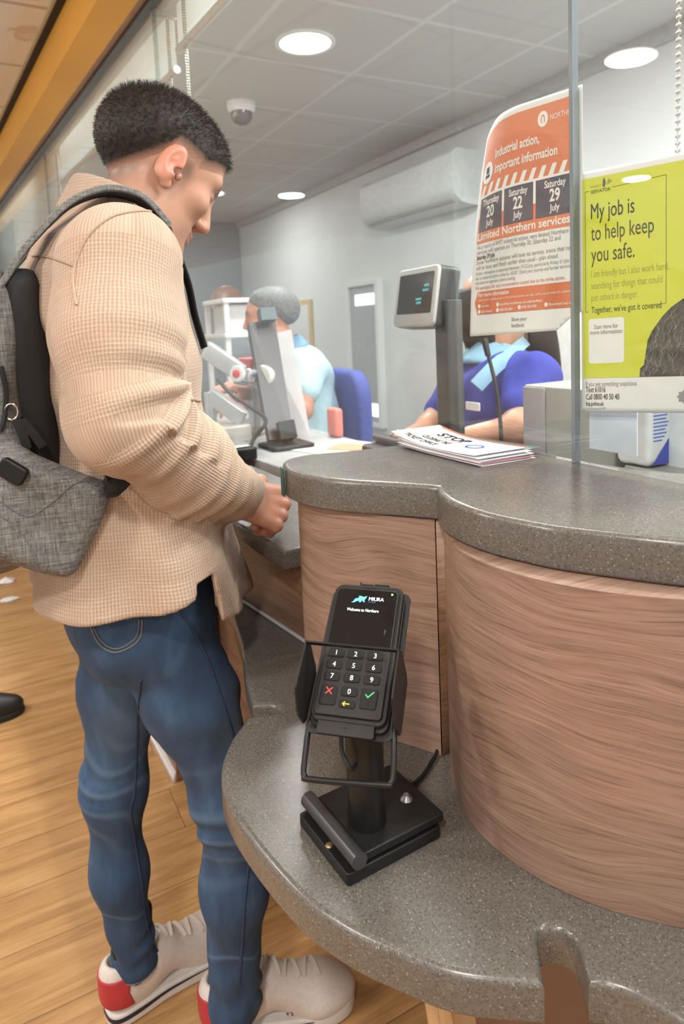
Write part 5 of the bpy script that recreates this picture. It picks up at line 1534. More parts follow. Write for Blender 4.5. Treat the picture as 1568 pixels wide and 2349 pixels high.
# --- jacket
ZS = np.array([.78, .86, .95, 1.05, 1.15, 1.25, 1.33, 1.40, 1.45, 1.485, 1.52])
XB = np.array([.022, .030, .045, .060, .072, .068, .060, .064, .088, .128, .160])
XF = np.array([.398, .384, .360, .340, .328, .322, .312, .298, .280, .255, .236])
BW = np.array([.245, .232, .212, .200, .198, .203, .210, .200, .165, .110, .075])
def torso_sdf(P):
    z = P[:, 2]
    xb, xf, b = np.interp(z, ZS, XB), np.interp(z, ZS, XF), np.interp(z, ZS, BW)
    a = (xf - xb) / 2; cx = (xf + xb) / 2
    u = (P[:, 0] - cx) / a; v = (P[:, 1] - CY) / b
    r = (np.abs(u) ** 2.1 + np.abs(v) ** 2.1) ** (1 / 2.1)
    d = (r - 1) * np.minimum(a, b) * .92
    ang = np.arctan2(v, u)
    w = np.clip((1.12 - z) / .3, 0, 1)
    d = d + w * (.0125 * np.sin(ang * 5 + 2.2 + z * 3) + .006 * np.sin(ang * 9 + z * 6))       # soft drape towards the hem
    d = d + .0035 * np.sin(z * 46 + 2.2 * ang + 2 * np.sin(ang * 3)) * np.clip((z - .95) / .1, 0, 1) * np.clip((1.38 - z) / .1, 0, 1)
    return np.maximum(d, z - 1.515)
_SC = {}
def sleeve_coords(P, pts):
    """distance to the sleeve's axis, length along it, radial vector, angle about it in a frame carried along the axis"""
    key = tuple(float(v) for p in pts for v in p)
    if key not in _SC:
        fine = [np.array(p, F32) for p in smooth_line(pts, 3)]
        fr_, e1 = [], None
        for a, b in zip(fine[:-1], fine[1:]):
            t = (b - a) / np.linalg.norm(b - a)
            if e1 is None: e1 = np.array((1, 0, 0), F32)
            e1 = e1 - t * (e1 @ t); e1 = e1 / np.linalg.norm(e1)
            fr_.append((e1, np.cross(t, e1)))
        _SC[key] = (fine, fr_)
    fine, fr_ = _SC[key]
    best = None; acc = 0.0
    for (a, b), (e1, e2) in zip(zip(fine[:-1], fine[1:]), fr_):
        dd = b - a; L = float(np.linalg.norm(dd))
        t = np.clip(((P - a) @ dd) / (L * L), 0, 1); q = P - (a + t[:, None] * dd); dist = vlen(q)
        an = np.arctan2(q @ e2, q @ e1)
        al = acc + ((P - a) @ dd) / L if False else acc + t * L
        if best is None: best = [dist, al, q, an]
        else:
            m = dist < best[0]
            best = [np.where(m, dist, best[0]), np.where(m, al, best[1]), np.where(m[:, None], q, best[2]), np.where(m, an, best[3])]
        acc += L
    return best[0], best[1], best[2], best[3]
PR = [V3(.185, .990, 1.400), V3(.168, .950, 1.30), V3(.163, .912, 1.195), V3(.250, .960, 1.112), V3(.352, 1.024, 1.036)]
PL = [V3(.19, 1.320, 1.400), V3(.20, 1.365, 1.30), V3(.205, 1.395, 1.185), V3(.28, 1.32, 1.10), V3(.345, 1.232, 1.036)]
def sleeve_sdf(P, pts, sg):
    d = chain(P, pts, [.083, .080, .070, .061, .044], .035)
    dist, al, rad, tot = sleeve_coords(P, pts)
    an = np.arctan2(rad[:, 2], rad[:, 1] * sg)
    inn = np.clip(.5 + rad[:, 0] / .09, 0, 1.2)
    w = np.exp(-((al - .245) / .085) ** 2)
    d = d + w * inn * .0085 * np.sin(al * 150 + 1.2 * np.sin(an * 1.5 + .6) + .5)
    w2 = np.exp(-((al - .40) / .07) ** 2)
    d = d + w2 * .0035 * np.sin(al * 170 + 2.0 * np.sin(an + 1))
    d = d + .0022 * np.sin(al * 38 + 2 * an)
    # flat cuff end
    a, b = pts[-2], pts[-1]; ax = (b - a) / np.linalg.norm(b - a)
    d = smax(d, (P - b) @ ax - .006, .006)
    d = np.where(np.abs((P - b) @ ax + .038) < .0020, d + .0022, d)
    return d
def collar_sdf(P):
    c = V3(.212, 1.152, 1.498); tilt = rotm('Y', 24)
    q = (P - c) @ tilt
    r = np.sqrt((q[:, 0] / 1.02) ** 2 + (q[:, 1] / .98) ** 2)
    ring = np.abs(r - .0735 - .10 * np.clip(-q[:, 2], -.05, .05)) - .0060
    return smax(smax(ring, np.abs(q[:, 2] + .002) - .031, .006), q[:, 0] - .052 - .4 * q[:, 2], .004)
def hem(P):
    x = P[:, 0]
    side = P[:, 1] - CY
    return np.where(side < 0, np.interp(x, [.02, .08, .19, .245, .26, .40], [.898, .896, .902, .918, .876, .836]), np.interp(x, [.02, .40], [.895, .85]))
def jacket_outer(P):
    d = smin(torso_sdf(P), smin(sleeve_sdf(P, PR, 1), sleeve_sdf(P, PL, -1), .01), .030)
    return smin(d, collar_sdf(P), .006)
def jacket_sdf(P):
    d = jacket_outer(P)
    t = torso_sdf(P)
    z = P[:, 2]; hz = hem(P)
    d = np.where(z < 1.0, smax(d, hz - z, .007), d)
    d = np.where(z < hz + .10, smax(d, -(t + .011), .004), d)                    # hollow at the hem
    # side vent
    slit = np.maximum(np.abs(P[:, 0] - .262 - .10 * (z - .90)) - .017 - .20 * np.clip(.93 - z, 0, .1), np.maximum(P[:, 1] - 1.06, z - .938))
    d = np.maximum(d, -slit)
    nk = np.minimum(cap(P, (.285, 1.150, 1.60), (.205, 1.153, 1.43), .0650, .0650), ell(P, (.295, 1.15, 1.475), (.055, .045, .07)))
    d = np.maximum(d, -nk)
    for b, pts, L in ((PR[-1], PR, .05), (PL[-1], PL, .05)):
        a = pts[-2]; ax = (b - a) / np.linalg.norm(b - a)
        d = np.maximum(d, -cap(P, b - ax * .03, b + ax * .03, .0345, .0345))
    return d
def cloth_uv(P):
    dt = torso_sdf(P); out = np.zeros((len(P), 3), F32)
    ang = np.arctan2(P[:, 1] - CY, P[:, 0] - .2)
    out[:, 0] = ang * .19; out[:, 1] = P[:, 2]
    for pts, sg in ((PR, 1), (PL, -1)):
        ds = sleeve_sdf(P, pts, sg); dist, al, rad, tot = sleeve_coords(P, pts)
        m = ds < dt
        an = tot - 1.57 * sg
        an = np.arctan2(np.sin(an), np.cos(an))
        out[m, 0] = 3.0 + an[m] * .072; out[m, 1] = -al[m]
    return out
def waffle():
    t = NT('beige waffle weave')
    a = t.n('ShaderNodeAttribute', attribute_name='cloth')
    sp = t.n('ShaderNodeSeparateXYZ'); t.l(a.outputs['Vector'], sp.inputs[0])
    wob = t.noise(t.mapping(a.outputs['Vector'], (60, 60, 1)), 1.0, 3)
    u = t.math('ADD', sp.outputs[0], t.math('MULTIPLY', wob, .0022)); v = t.math('ADD', sp.outputs[1], t.math('MULTIPLY', wob, .0026))
    ru = t.math('ADD', t.math('MULTIPLY', t.math('SINE', t.math('MULTIPLY', u, 2 * math.pi / .0044)), .5), .5)
    rv = t.math('ADD', t.math('MULTIPLY', t.math('SINE', t.math('MULTIPLY', v, 2 * math.pi / .0052)), .5), .5)
    slubv = t.noise(t.mapping(a.outputs['Vector'], (26, 300, 1)), 1.0, 3, .6)
    slubu = t.noise(t.mapping(a.outputs['Vector'], (520, 14, 1)), 1.0, 3, .6)
    h = t.math('ADD', t.math('MULTIPLY', ru, t.ramp(slubu, [(.30, .8), (.70, 1.0)])), t.math('MULTIPLY', rv, t.ramp(slubv, [(.38, .10), (.66, .75)])))
    h = t.math('MULTIPLY', h, .5)
    c = t.ramp(h, [(.05, (.335, .222, .155)), (.30, (.435, .308, .224)), (.75, (.525, .388, .292))])
    fl = t.noise(t.coord(), 9, 3)
    c = t.mix(t.math('MULTIPLY', fl, .25), c, (.49, .355, .262))
    p = t.bsdf(c, .88, normal=t.bump(h, .55, .0022))
    p.inputs['Sheen Weight'].default_value = .15
    return t.m
JM = waffle()
jacket = sdf_object('jacket', jacket_sdf, (-.01, .80, .78), (.44, 1.52, 1.60), .0042, JM, man, attrs={'cloth': cloth_uv})

def trace(fn, px, py, lift=0.0, far=2.2, start=.45):
    d = RC @ np.array([(px - 784.0) / FPX, -(py - 907.0) / FPX, -1.0]); d = d / np.linalg.norm(d)
    t = start
    for _ in range(160):
        P = np.array([[d[0] * t, d[1] * t, CAM_H + d[2] * t]], F32)
        v = float(fn(P)[0])
        if v < .0006: break
        t += max(v * .6, .0006)
        if t > far: return None
    p = P[0].astype(float)
    e = 1e-3
    g = np.array([float(fn((p + dv * e)[None].astype(F32))[0] - fn((p - dv * e)[None].astype(F32))[0]) for dv in np.eye(3)])
    g /= np.linalg.norm(g) + 1e-9
    return Vector(p + g * lift), Vector(g)
def seam(name, fn, pix, r, mat, parent, lift=.0004, n=5, loc=None):
    pts = []
    for (x, y) in smooth_line(pix, n):
        h = trace(fn, x, y, lift)
        if h: pts.append(tuple(h[0] if loc is None else h[0] - Vector(loc)))
    if len(pts) < 2: return None
    return MB().tube(pts, r, 6).build(name, mat, parent)
thread = plain('beige seam', (.34, .24, .16), .8); jfold = plain('beige seam ridge', (.42, .30, .21), .85)
seam('armhole_seam', jacket_sdf, [(176, 700), (168, 640), (178, 590), (200, 545), (240, 507), (280, 490), (340, 484), (380, 500)], .0017, jfold, jacket)
seam('yoke_seam', jacket_sdf, [(74, 588), (110, 590), (150, 603), (172, 612)], .0014, thread, jacket)
seam('pocket_outline', jacket_sdf, [(446, 768), (474, 764)], .0014, thread, jacket)
seam('pocket_outline', jacket_sdf, [(440, 917), (460, 920), (484, 922)], .0014, thread, jacket)

# --- jeans
def leg(P, pts, rs, ph):
    d = chain(P, pts, rs, .05)
    z = P[:, 2]
    kx = np.exp(-((z - .49) / .10) ** 2); ak = np.exp(-((z - .13) / .07) ** 2); th = np.exp(-((z - .72) / .08) ** 2)
    an = np.arctan2(P[:, 1] - pts[2][1], P[:, 0] - pts[2][0])
    wv = np.sin(z * 31 + 2.1 * np.sin(an + ph * 2) + ph)
    d = d + kx * .0030 * np.sin(z * 118 + 2.6 * np.sin(an + ph) + ph + 2.0 * wv) * np.clip(.55 - .6 * np.cos(an), 0, 1) * (.5 + .5 * wv)
    d = d + ak * .0042 * np.sin(z * 105 + 2.4 * np.sin(an + ph) + 1.5 * wv) * (.65 + .35 * np.sin(an * 2 + ph))
    d = d + th * .0030 * np.sin(z * 60 + 2.5 * an + ph)
    return d + .0012 * np.sin(z * 40 + 3 * an)
RR = [.088, .066, .0535, .0490, .0455]; RL = [.088, .066, .0500, .0430, .0395]
def jeans_outer(P):
    d = smin(leg(P, LEGR, RR, .4), leg(P, LEGL, RL, 2.1), .022)
    hip = ell(P, (.212, 1.16, .885), (.108, .150, .13))
    d = smin(d, hip, .06)
    d = smin(d, ell(P, (.152, 1.10, .835), (.055, .070, .085)), .04)
    d = smin(d, ell(P, (.148, 1.225, .835), (.055, .070, .085)), .04)
    return d
def jeans_sdf(P):
    d = jeans_outer(P)
    cut = np.where(P[:, 1] > 1.165, .078 + .25 * (.166 - P[:, 0]) * -.5, .050 + .22 * (P[:, 0] - .30))
    return smax(np.maximum(d, P[:, 2] - .985), cut - P[:, 2], .006)
def denim():
    t = NT('mid blue denim')
    co = t.coord()
    tw = t.noise(t.mapping(co, (900, 900, 120)), 1.0, 2)
    fl = t.noise(t.mapping(co, (26, 26, 9)), 1.0, 4, .6)
    big = t.noise(co, 7, 3)
    c = t.ramp(fl, [(.3, (.011, .032, .080)), (.55, (.023, .062, .135)), (.78, (.058, .122, .220))])
    c = t.mix(t.math('MULTIPLY', tw, .20), c, (.11, .17, .25))
    c = t.mix(t.math('MULTIPLY', big, .35), c, (.024, .044, .085))
    w = t.n('ShaderNodeAttribute', attribute_name='worn')
    c = t.mix(w.outputs['Fac'], c, (.115, .185, .285))
    t.bsdf(c, .85, normal=t.bump(tw, .25, .0006))
    return t.m
def worn(P):
    z = P[:, 2]
    a = 0
    for L, ph in ((LEGR, .4), (LEGL, 2.1)):
        c = np.array(L, F32)
        m = vlen(P[:, :2] - np.stack([np.interp(z, c[::-1, 2], c[::-1, 0]), np.interp(z, c[::-1, 2], c[::-1, 1])], 1)) < .1
        an = np.arctan2(P[:, 1] - L[2][1], P[:, 0] - L[2][0])
        r = np.clip(np.sin(z * 118 + 2.6 * np.sin(an + ph) + ph + 2.0 * np.sin(z * 31 + 2.1 * np.sin(an + ph * 2) + ph) + math.pi), 0, 1) ** 2 * np.exp(-((z - .49) / .10) ** 2)
        line = np.exp(-((z - .235 - .012 * np.sin(an * 2)) / .0035) ** 2) * .5
        thigh = np.exp(-((z - .64) / .10) ** 2) * np.exp(-((an + 1.3) / .7) ** 2) * .55
        a = a + m * (r * .5 + line + thigh)
    return np.clip(a, 0, .8)
jeans = sdf_object('jeans', jeans_sdf, (.03, .93, .01), (.44, 1.37, 1.0), .0036, denim(), man, attrs={'worn': worn})
dth = plain('dark denim seam', (.022, .040, .085), .85); gold_t = plain('denim stitching', (.17, .17, .16), .8)
seam('outer_seam', jeans_outer, [(412, 1400), (440, 1440), (470, 1500), (497, 1570), (515, 1625), (535, 1690)], .0022, dth, jeans)
seam('outer_seam', jeans_outer, [(572, 1960), (562, 2060), (556, 2150), (548, 2260)], .0022, dth, jeans)
seam('inner_seam', jeans_outer, [(322, 1560), (316, 1640), (312, 1740), (308, 1820), (300, 1860), (312, 1950), (325, 2030), (334, 2110), (350, 2160), (366, 2190)], .0020, dth, jeans)
seam('pocket_stitching', jeans_outer, [(208, 1437), (228, 1478), (268, 1496), (318, 1468), (326, 1420)], .0013, gold_t, jeans)
seam('pocket_stitching', jeans_outer, [(214, 1437), (233, 1471), (268, 1488), (311, 1463), (319, 1420)], .0010, gold_t, jeans)
seam('hem_stitching', jeans_outer, [(255, 2228), (290, 2258), (330, 2248), (362, 2212)], .0011, gold_t, jeans)

# --- trainers
white_l = plain('off white leather', (.66, .60, .55), .5, bump=.15, scale=160)
sole_m = plain('white rubber sole', (.70, .67, .64), .55)
lace_m = plain('cream laces', (.60, .53, .45), .8)
navy = plain('navy stripe', (.018, .020, .035), .5); redt = plain('red heel patch', (.45, .035, .045), .5)
sock_m = plain('black sock', (.008, .008, .010), .9)
def shoe(heel, yaw, mirror, label):
    M = Matrix.Translation((heel[0], heel[1], 0)) @ Matrix.Rotation(math.radians(yaw), 4, 'Z')
    Mi = np.array(M.inverted(), F32)
    def loc(P):
        q = P @ Mi[:3, :3].T + Mi[:3, 3]
        q = q.copy(); q[:, 1] *= mirror
        return q
    def upper(P):
        q = loc(P)
        d = ell(q, (.222, .004, .036), (.066, .048, .040))
        d = smin(d, cap(q, (.205, .003, .046), (.105, .0, .078), .040, .034), .03)
        d = smin(d, ell(q, (.060, 0, .058), (.060, .039, .052)), .03)
        d = smin(d, cap(q, (.030, 0, .060), (.024, 0, .092), .034, .031), .02)
        d = smin(d, cap(q, (.120, 0, .090), (.085, 0, .112), .026, .022), .02)
        d = smax(d, .020 - q[:, 2], .004)
        op = ell(q, (.060, 0, .128), (.052, .030, .046))
        return smax(d, -op, .006)
    e = empty('trainer', None, None, (heel[0], heel[1], 0)); e.parent = man
    del_keys = [k for k in ('label', 'category') if k in e]
    e['label'] = label
    L = (heel[0], heel[1], 0)
    c = M @ Vector((.145, 0, 0))
    lo = (c.x - .19, c.y - .19, .0); hi = (c.x + .19, c.y + .19, .15)
    up = sdf_object('upper', upper, lo, hi, .0030, white_l, e, loc=L)
    sol = [(.0, .0), (.004, -.022), (.020, -.034), (.060, -.037), (.110, -.036), (.160, -.042), (.205, -.049), (.245, -.046), (.272, -.030), (.285, -.004), (.282, .020), (.262, .042), (.220, .052), (.170, .047), (.110, .037), (.060, .037), (.020, .034), (.004, .022)]
    sol = smooth_line(sol, 4, True)
    sol = [(x - .0, y * mirror) for (x, y) in sol]
    RMz = Matrix.Rotation(math.radians(yaw), 4, 'Z')
    MB().slab(ccw(sol), .001, .030, r=.004, M=RMz).build('sole', sole_m, e)
    st2 = []
    s2 = [p for p in sol if p[0] < .19]
    P2 = ccw(sol)
    mb = MB()
    n = len(P2)
    for i in range(n):
        a, b = P2[i], P2[(i + 1) % n]
        if max(a[0], b[0]) > .200: continue
        ca = (.14, 0)
        ex = lambda p: (p[0] + (p[0] - .14) / max(.05, math.hypot(p[0] - .14, p[1])) * .0012, p[1] + p[1] / max(.02, math.hypot(p[0] - .14, p[1])) * .0012)
        A, B = ex(a), ex(b); w0 = .009 * max(0, 1 - max(0, a[0] - .05) / .17); w1 = .009 * max(0, 1 - max(0, b[0] - .05) / .17)
        q = [(A[0], A[1], .023 - w0), (B[0], B[1], .023 - w1), (B[0], B[1], .0235), (A[0], A[1], .0235)]
        mb.add([tuple(RMz @ Vector(p)) for p in q], [(0, 1, 2, 3)])
    mb.build('sole_stripe', navy, e)
    # red heel patch: a thin shell over the back of the upper
    def patch(P):
        q = loc(P)
        reg = np.maximum(q[:, 0] - .036 - .30 * np.abs(q[:, 2] - .07), np.maximum(.040 - q[:, 2], q[:, 2] - .098))
        return np.maximum(np.maximum(upper(P) - .0022, reg), -(upper(P) + .001))
    hp = M @ Vector((.03, 0, 0))
    sdf_object('heel_patch', patch, (hp.x - .075, hp.y - .075, .02), (hp.x + .075, hp.y + .075, .12), .0022, redt, e, loc=L)
    # laces and eyelets laid on the tongue
    def on_top(x, y):
        p = M @ Vector((x, y * mirror, .2))
        lo_, z = 0.0, .16
        for _ in range(70):
            v = float(upper(np.array([[p.x, p.y, z]], F32))[0])
            if v < .0008: break
            z = max(.03, z - max(.0008, v * .6))
        return Vector((p.x - L[0], p.y - L[1], z + .0018))
    for k in range(6):
        x = .118 + k * .0185
        w = .0185 + .001 * k
        pts = [tuple(on_top(x + .005 * t_ * (1 if k % 2 else -1), w * t_)) for t_ in (-1, -.75, -.4, 0, .4, .75, 1)]
        MB().ribbon(smooth_line(pts, 3), (math.cos(math.radians(yaw)), math.sin(math.radians(yaw)), .2), .0068, .0026).build('lace', lace_m, e)
    if mirror < 0:
        for k, (cm, dx) in enumerate(((navy, 0), (MT['white'], 5), (redt, 9))):
            h = trace(upper, 660 + dx, 2326, .0008)
            if h:
                x_ = Vector((math.cos(math.radians(yaw)), math.sin(math.radians(yaw)), 0)); z_ = h[1].cross(x_).normalized(); x_ = z_.cross(h[1]).normalized()
                c0 = h[0] - Vector(L)
                MB().add([tuple(c0 + x_ * a_ * .0026 + z_ * b_ * .0042) for (a_, b_) in ((-1, -1), (1, -1), (1, 1), (-1, 1))], [(0, 1, 2, 3)]).build('flag_tab', cm, e)
    return e
for k in ('label', 'category'): pass
sR = shoe((.262, 1.140), -14, -1, 'trainer stepped forward under the shelf')
sL = shoe((.106, 1.262), 10, 1, 'trainer behind with red heel patch showing')
for (p_, q_) in (((.306, 1.083, .16), (.325, 1.105, .075)), ((.166, 1.262, .20), (.160, 1.268, .075))):
    MB().tube([p_, tuple((np.array(p_) + np.array(q_)) / 2), q_], [.039, .038, .035], 20).build('sock', sock_m, man)

# --- backpack
def heather():
    t = NT('grey heather fabric')
    co = t.coord()
    a = t.noise(t.mapping(co, (40, 40, 420)), 1.0, 4, .65); b = t.noise(t.mapping(co, (420, 420, 30)), 1.0, 4, .65)
    f = t.math('ADD', t.math('MULTIPLY', a, .5), t.math('MULTIPLY', b, .5))
    c = t.ramp(f, [(.36, (.060, .058, .055)), (.5, (.150, .145, .138)), (.64, (.265, .258, .245))])
    t.bsdf(c, .85, normal=t.bump(f, .4, .001))
    return t.m
HE = heather(); BK = plain('black webbing', (.010, .010, .011), .75, bump=.3, scale=400)
PKC = (-.02, CY, 1.18)
def rbox(q, h, r):
    a = np.abs(q) - (np.asarray(h, F32) - r)
    return vlen(np.maximum(a, 0)) + np.minimum(a.max(1), 0) - r
def pack_sdf(P):
    q = P - V3(-.045, CY, 1.190)
    q = q.copy(); q[:, 0] -= q[:, 2] * .02
    w = .150 - .05 * np.clip(q[:, 2] - .06, 0, .3) ** 1.2 * 3 - .02 * np.clip(-q[:, 0], 0, .2)
    q2 = q.copy(); q2[:, 1] *= .150 / w
    d = rbox(q2, (.098, .150, .222), .055)
    # hip wings hugging the waist
    y = P.copy(); y[:, 1] = CY - np.abs(P[:, 1] - CY)
    wing_ = rbox((y - V3(.058, .990, 1.062)) @ (rotm('Z', -12) @ rotm('Y', 26)), (.074, .024, .070), .022)
    d = smin(d, wing_, .035)
    d = d + .0022 * np.sin(P[:, 2] * 34 + 5 * np.sin(P[:, 0] * 14)) + .0016 * np.sin(P[:, 0] * 60 + P[:, 2] * 40)
    pk = rbox(P - V3(-.135, CY, 1.10), (.05, .125, .125), .045)
    return smin(d, pk, .012)
bp = empty('backpack', 'grey heather backpack with black straps worn by the man in the beige overshirt', 'backpack', (-.04, CY, .965))
BL = (-.04, CY, .965)
sdf_object('main_compartment', pack_sdf, (-.24, .93, .93), (.18, 1.39, 1.44), .0045, HE, bp, loc=BL)
def panel_sdf(P):
    return np.maximum(rbox(P - V3(.060, CY, 1.225), (.030, .128, .175), .025), -jacket_outer(P) + .002)
sdf_object('back_panel', panel_sdf, (.0, .98, 1.0), (.12, 1.33, 1.44), .0045, BK, bp, loc=BL)
def sub(v): return tuple(Vector(v) - Vector(BL))
def uns_(px, py, y):
    d = RC @ np.array([(px - 784.0) / FPX, -(py - 907.0) / FPX, -1.0]); t = y / d[1]
    return Vector((d[0] * t, y, CAM_H + d[2] * t))
def strap(sidey, mirror):
    px_ = [(.012, 1.36), (.035, 1.378), (.066, 1.424), (.122, 1.484), (.165, 1.508), (.200, 1.512), (.235, 1.500), (.268, 1.462)]
    pts = []
    for (x, z) in px_:
        p = np.array([[x, sidey, z]], F32)
        for _ in range(30):
            v = float(jacket_outer(p)[0])
            if v > .006: break
            g = np.array([float(jacket_outer((p + dv * 1e-3).astype(F32))[0]) - v for dv in np.eye(3, dtype=F32)]); g /= np.linalg.norm(g) + 1e-9
            p = p + (g * .003).astype(F32)
        pts.append(tuple(p[0]))
    return pts
def surf(p, lift):
    p = np.array([p], F32)
    for _ in range(60):
        v = float(jacket_outer(p)[0])
        if abs(v - lift) < .0008: break
        g = np.array([float(jacket_outer((p + dv * 1e-3).astype(F32))[0]) - v for dv in np.eye(3, dtype=F32)]); g /= np.linalg.norm(g) + 1e-9
        p = p + (g * (lift - v) * .8).astype(F32)
    return tuple(p[0].astype(float))
for (sy, nm) in ((1.048, 1), (1.262, -1)):
    pts = strap(sy, nm)
    MB().ribbon([sub(p) for p in smooth_line(pts, 5)], (0, 1, 0), .044, .009).build('shoulder_strap', HE, bp)
    MB().ribbon([sub((p[0], p[1], p[2] - .0050)) for p in smooth_line(pts, 5)], (0, 1, 0), .040, .003).build('strap_padding', BK, bp)
    low = [pts[-1]] + [surf((x, sy - .004 * k * nm, z), .006) for k, (x, z) in enumerate(((.30, 1.42), (.33, 1.38), (.34, 1.33), (.345, 1.285)))]
    MB().ribbon([sub(p) for p in smooth_line(low, 5)], (0, 1, 0), .034, .003).build('webbing_strap', BK, bp)
    low = [surf((.14, CY - nm * .21, 1.115), .008), surf((.18, CY - nm * .22, 1.135), .006), surf((.215, CY - nm * .21, 1.150), .006)]
    MB().ribbon([sub(p) for p in smooth_line(low, 6)], (0, 0, 1), .030, .004).build('webbing_strap', BK, bp)
def on_pack(px, py, lift=.002):
    h = trace(pack_sdf, px, py, lift)
    return None if h is None else (Vector(sub(h[0])), h[1])
for nm, pix, r, m in (('zip_line', [(2, 840), (14, 900), (10, 960), (0, 990)], .004, BK), ('panel_seam', [(30, 970), (70, 945), (78, 940)], .0015, BK), ('panel_seam', [(0, 1150), (60, 1185), (110, 1160), (170, 1110), (205, 1105)], .0007, plain('grey seam', (.12, .118, .113), .8)), ('panel_seam', [(0, 1185), (40, 1210), (85, 1285), (88, 1308)], .0006, plain('pale seam', (.17, .165, .16), .8))):
    seam(nm, pack_sdf, pix, r, m, bp, .0002, 5, BL)
h = on_pack(20, 945)
if h:
    MB().tube([tuple(h[0] + Vector((.008 * math.cos(a), 0, .011 * math.sin(a))) + h[1] * .003) for a in [k * math.pi / 6 for k in range(12)]], .0016, 8, closed=True).build('zip_ring', MT['chrome'], bp)
    for dx in (0.0, .014):
        a0 = h[0] + h[1] * .005 + Vector((.004 + dx * .4, 0, -.012)); a1 = a0 + Vector((.010 + dx, 0, -.040))
        MB().ribbon([tuple(a0), tuple((a0 + a1) / 2 + h[1] * .002), tuple(a1)], (1, 0, .2), .012, .003).build('zip_pull', BK, bp)
h = on_pack(30, 1080, .004)
if h:
    x = Vector((.85, 0, -.5)).normalized(); n = h[1]; z = n.cross(x).normalized(); x = z.cross(n)
    M = Matrix(((x.x, z.x, n.x, h[0].x), (x.y, z.y, n.y, h[0].y), (x.z, z.z, n.z, h[0].z), (0, 0, 0, 1)))
    MB().slab(rrect(-.018, -.013, .020, .013, .006), -.006, .004, r=.003, M=M).build('rubber_port_cover', MT['black_smooth'], bp)
# ================================================================ people behind the glass
def staff_person(name, label, ear, yaw, pitch, neck, shn, shf, arms, hip, knees, skinm, shirt_m, trouser_m, hair_m, hair_fn, h=.006, sleeve=.55, sw=.075, tw=.105, collar_m=None, extra=None):
    fr_ = head_frame(tuple(ear), yaw, pitch)
    a3 = lambda v: np.array(v, F32)
    neck, shn, shf, hip = map(a3, (neck, shn, shf, hip))
    ear_ = a3(ear)
    def torso(P, g=0.0):
        mid = (shn + shf) / 2
        d = cap(P, shn * .8 + mid * .2, shf * .8 + mid * .2, sw, sw)
        d = smin(d, cap(P, mid - V3(0, 0, .06), hip, tw * 1.15, tw * 1.2), .10)
        side = (shn - shf) * .22
        d = smin(d, cap(P, mid + side - V3(0, 0, .08), hip + side, tw, tw * 1.05), .06)
        d = smin(d, cap(P, mid - side - V3(0, 0, .08), hip - side, tw, tw * 1.05), .06)
        return d - g
    def armsd(P, g=0.0, part=1.0):
        d = None
        for (s0, e, w) in arms:
            s0, e, w = map(a3, (s0, e, w))
            c = cap(P, s0, s0 + (e - s0) * min(1, part), .052 + g, .045 + g) if part < 1 else smin(cap(P, s0, e, .050, .041), cap(P, e, w, .040, .027), .02)
            d = c if d is None else np.minimum(d, c)
        return d
    def legsd(P, g=0.0):
        d = None
        for (k, f) in knees:
            c = smin(cap(P, hip + (a3(k) - hip) * .15, k, .085 + g, .062 + g), cap(P, k, f, .06 + g, .045 + g), .03)
            d = c if d is None else np.minimum(d, c)
        return d
    def body(P):
        d = head_sdf(P, fr_)
        d = smin(d, cap(P, ear_ - V3(0, 0, .05), neck, .056, .064), .03)
        d = smin(d, torso(P, -.012), .03)
        d = smin(d, armsd(P), .025)
        d = smin(d, legsd(P, -.01), .04)
        for (s0, e, w) in arms:
            e, w = a3(e), a3(w); D = (w - e) / np.linalg.norm(w - e)
            m = vlen(P - w) < .17
            if m.any(): d[m] = smin(d[m], hand_sdf(P[m], tuple(w), tuple(D), (0.05, -.2, 1.0), curl=.35, thumb_side=1), .012)
        return d
    pts = np.array([neck, shn, shf, hip, ear_] + [a3(x) for a in arms for x in a] + [a3(x) for k in knees for x in k])
    lo, hi = pts.min(0) - .22, pts.max(0) + .22; lo[2] = max(lo[2], 0.0)
    fl = lambda P: np.exp(-(vlen(((P - fr_[1]) @ fr_[0] - V3(.10, 0, -.02)) / V3(.02, .03, .04))) ** 2) * .5
    def br(P):
        q = (P - fr_[1]) @ fr_[0]
        return np.clip(np.exp(-((q[:, 2] - .043) / .006) ** 2) * ((np.abs(q[:, 1]) > .008) & (np.abs(q[:, 1]) < .05) & (q[:, 0] > .06)) * .7, 0, 1)
    o = sdf_object(name, body, lo, hi, h, skinm, attrs={'flush': fl, 'beard': br})
    tag(o, label, 'person', None)
    def shirt(P):
        d = smin(torso(P, .004), armsd(P, .014, sleeve), .03)
        d = d + .004 * np.sin(P[:, 2] * 40 + 3 * np.sin(P[:, 1] * 18) + P[:, 0] * 20)
        d = np.maximum(d, hip[2] - .10 - P[:, 2])
        return np.maximum(d, -cap(P, ear_ - V3(0, 0, .02), neck + (neck - ear_) * .05, .060, .066))
    sh_ = sdf_object('shirt', shirt, lo, hi, h, shirt_m, o)
    def trous(P): return np.maximum(smin(legsd(P, .004), torso(P, .006), .04), np.maximum(P[:, 2] - hip[2] + .06, .02 - P[:, 2]))
    sdf_object('trousers', trous, lo, hi, h * 1.3, trouser_m, o)
    if collar_m:
        def col(P):
            ax = (neck - ear_) / np.linalg.norm(neck - ear_)
            r = cap(P, neck - ax * .03, neck + ax * .015, .074, .092)
            return np.maximum(np.maximum(r, -cap(P, neck - ax * .10, neck + ax * .06, .066, .074)), np.abs((P - neck) @ ax + .005) - .030)
        sdf_object('collar', col, neck - .16, neck + .16, .004, collar_m, o)
    if hair_fn:
        sdf_object('hair', lambda P: hair_fn(P, fr_), ear_ - np.array([.26, .26, .45]), ear_ + np.array([.26, .26, .22]), .004, hair_m, o)
    return o
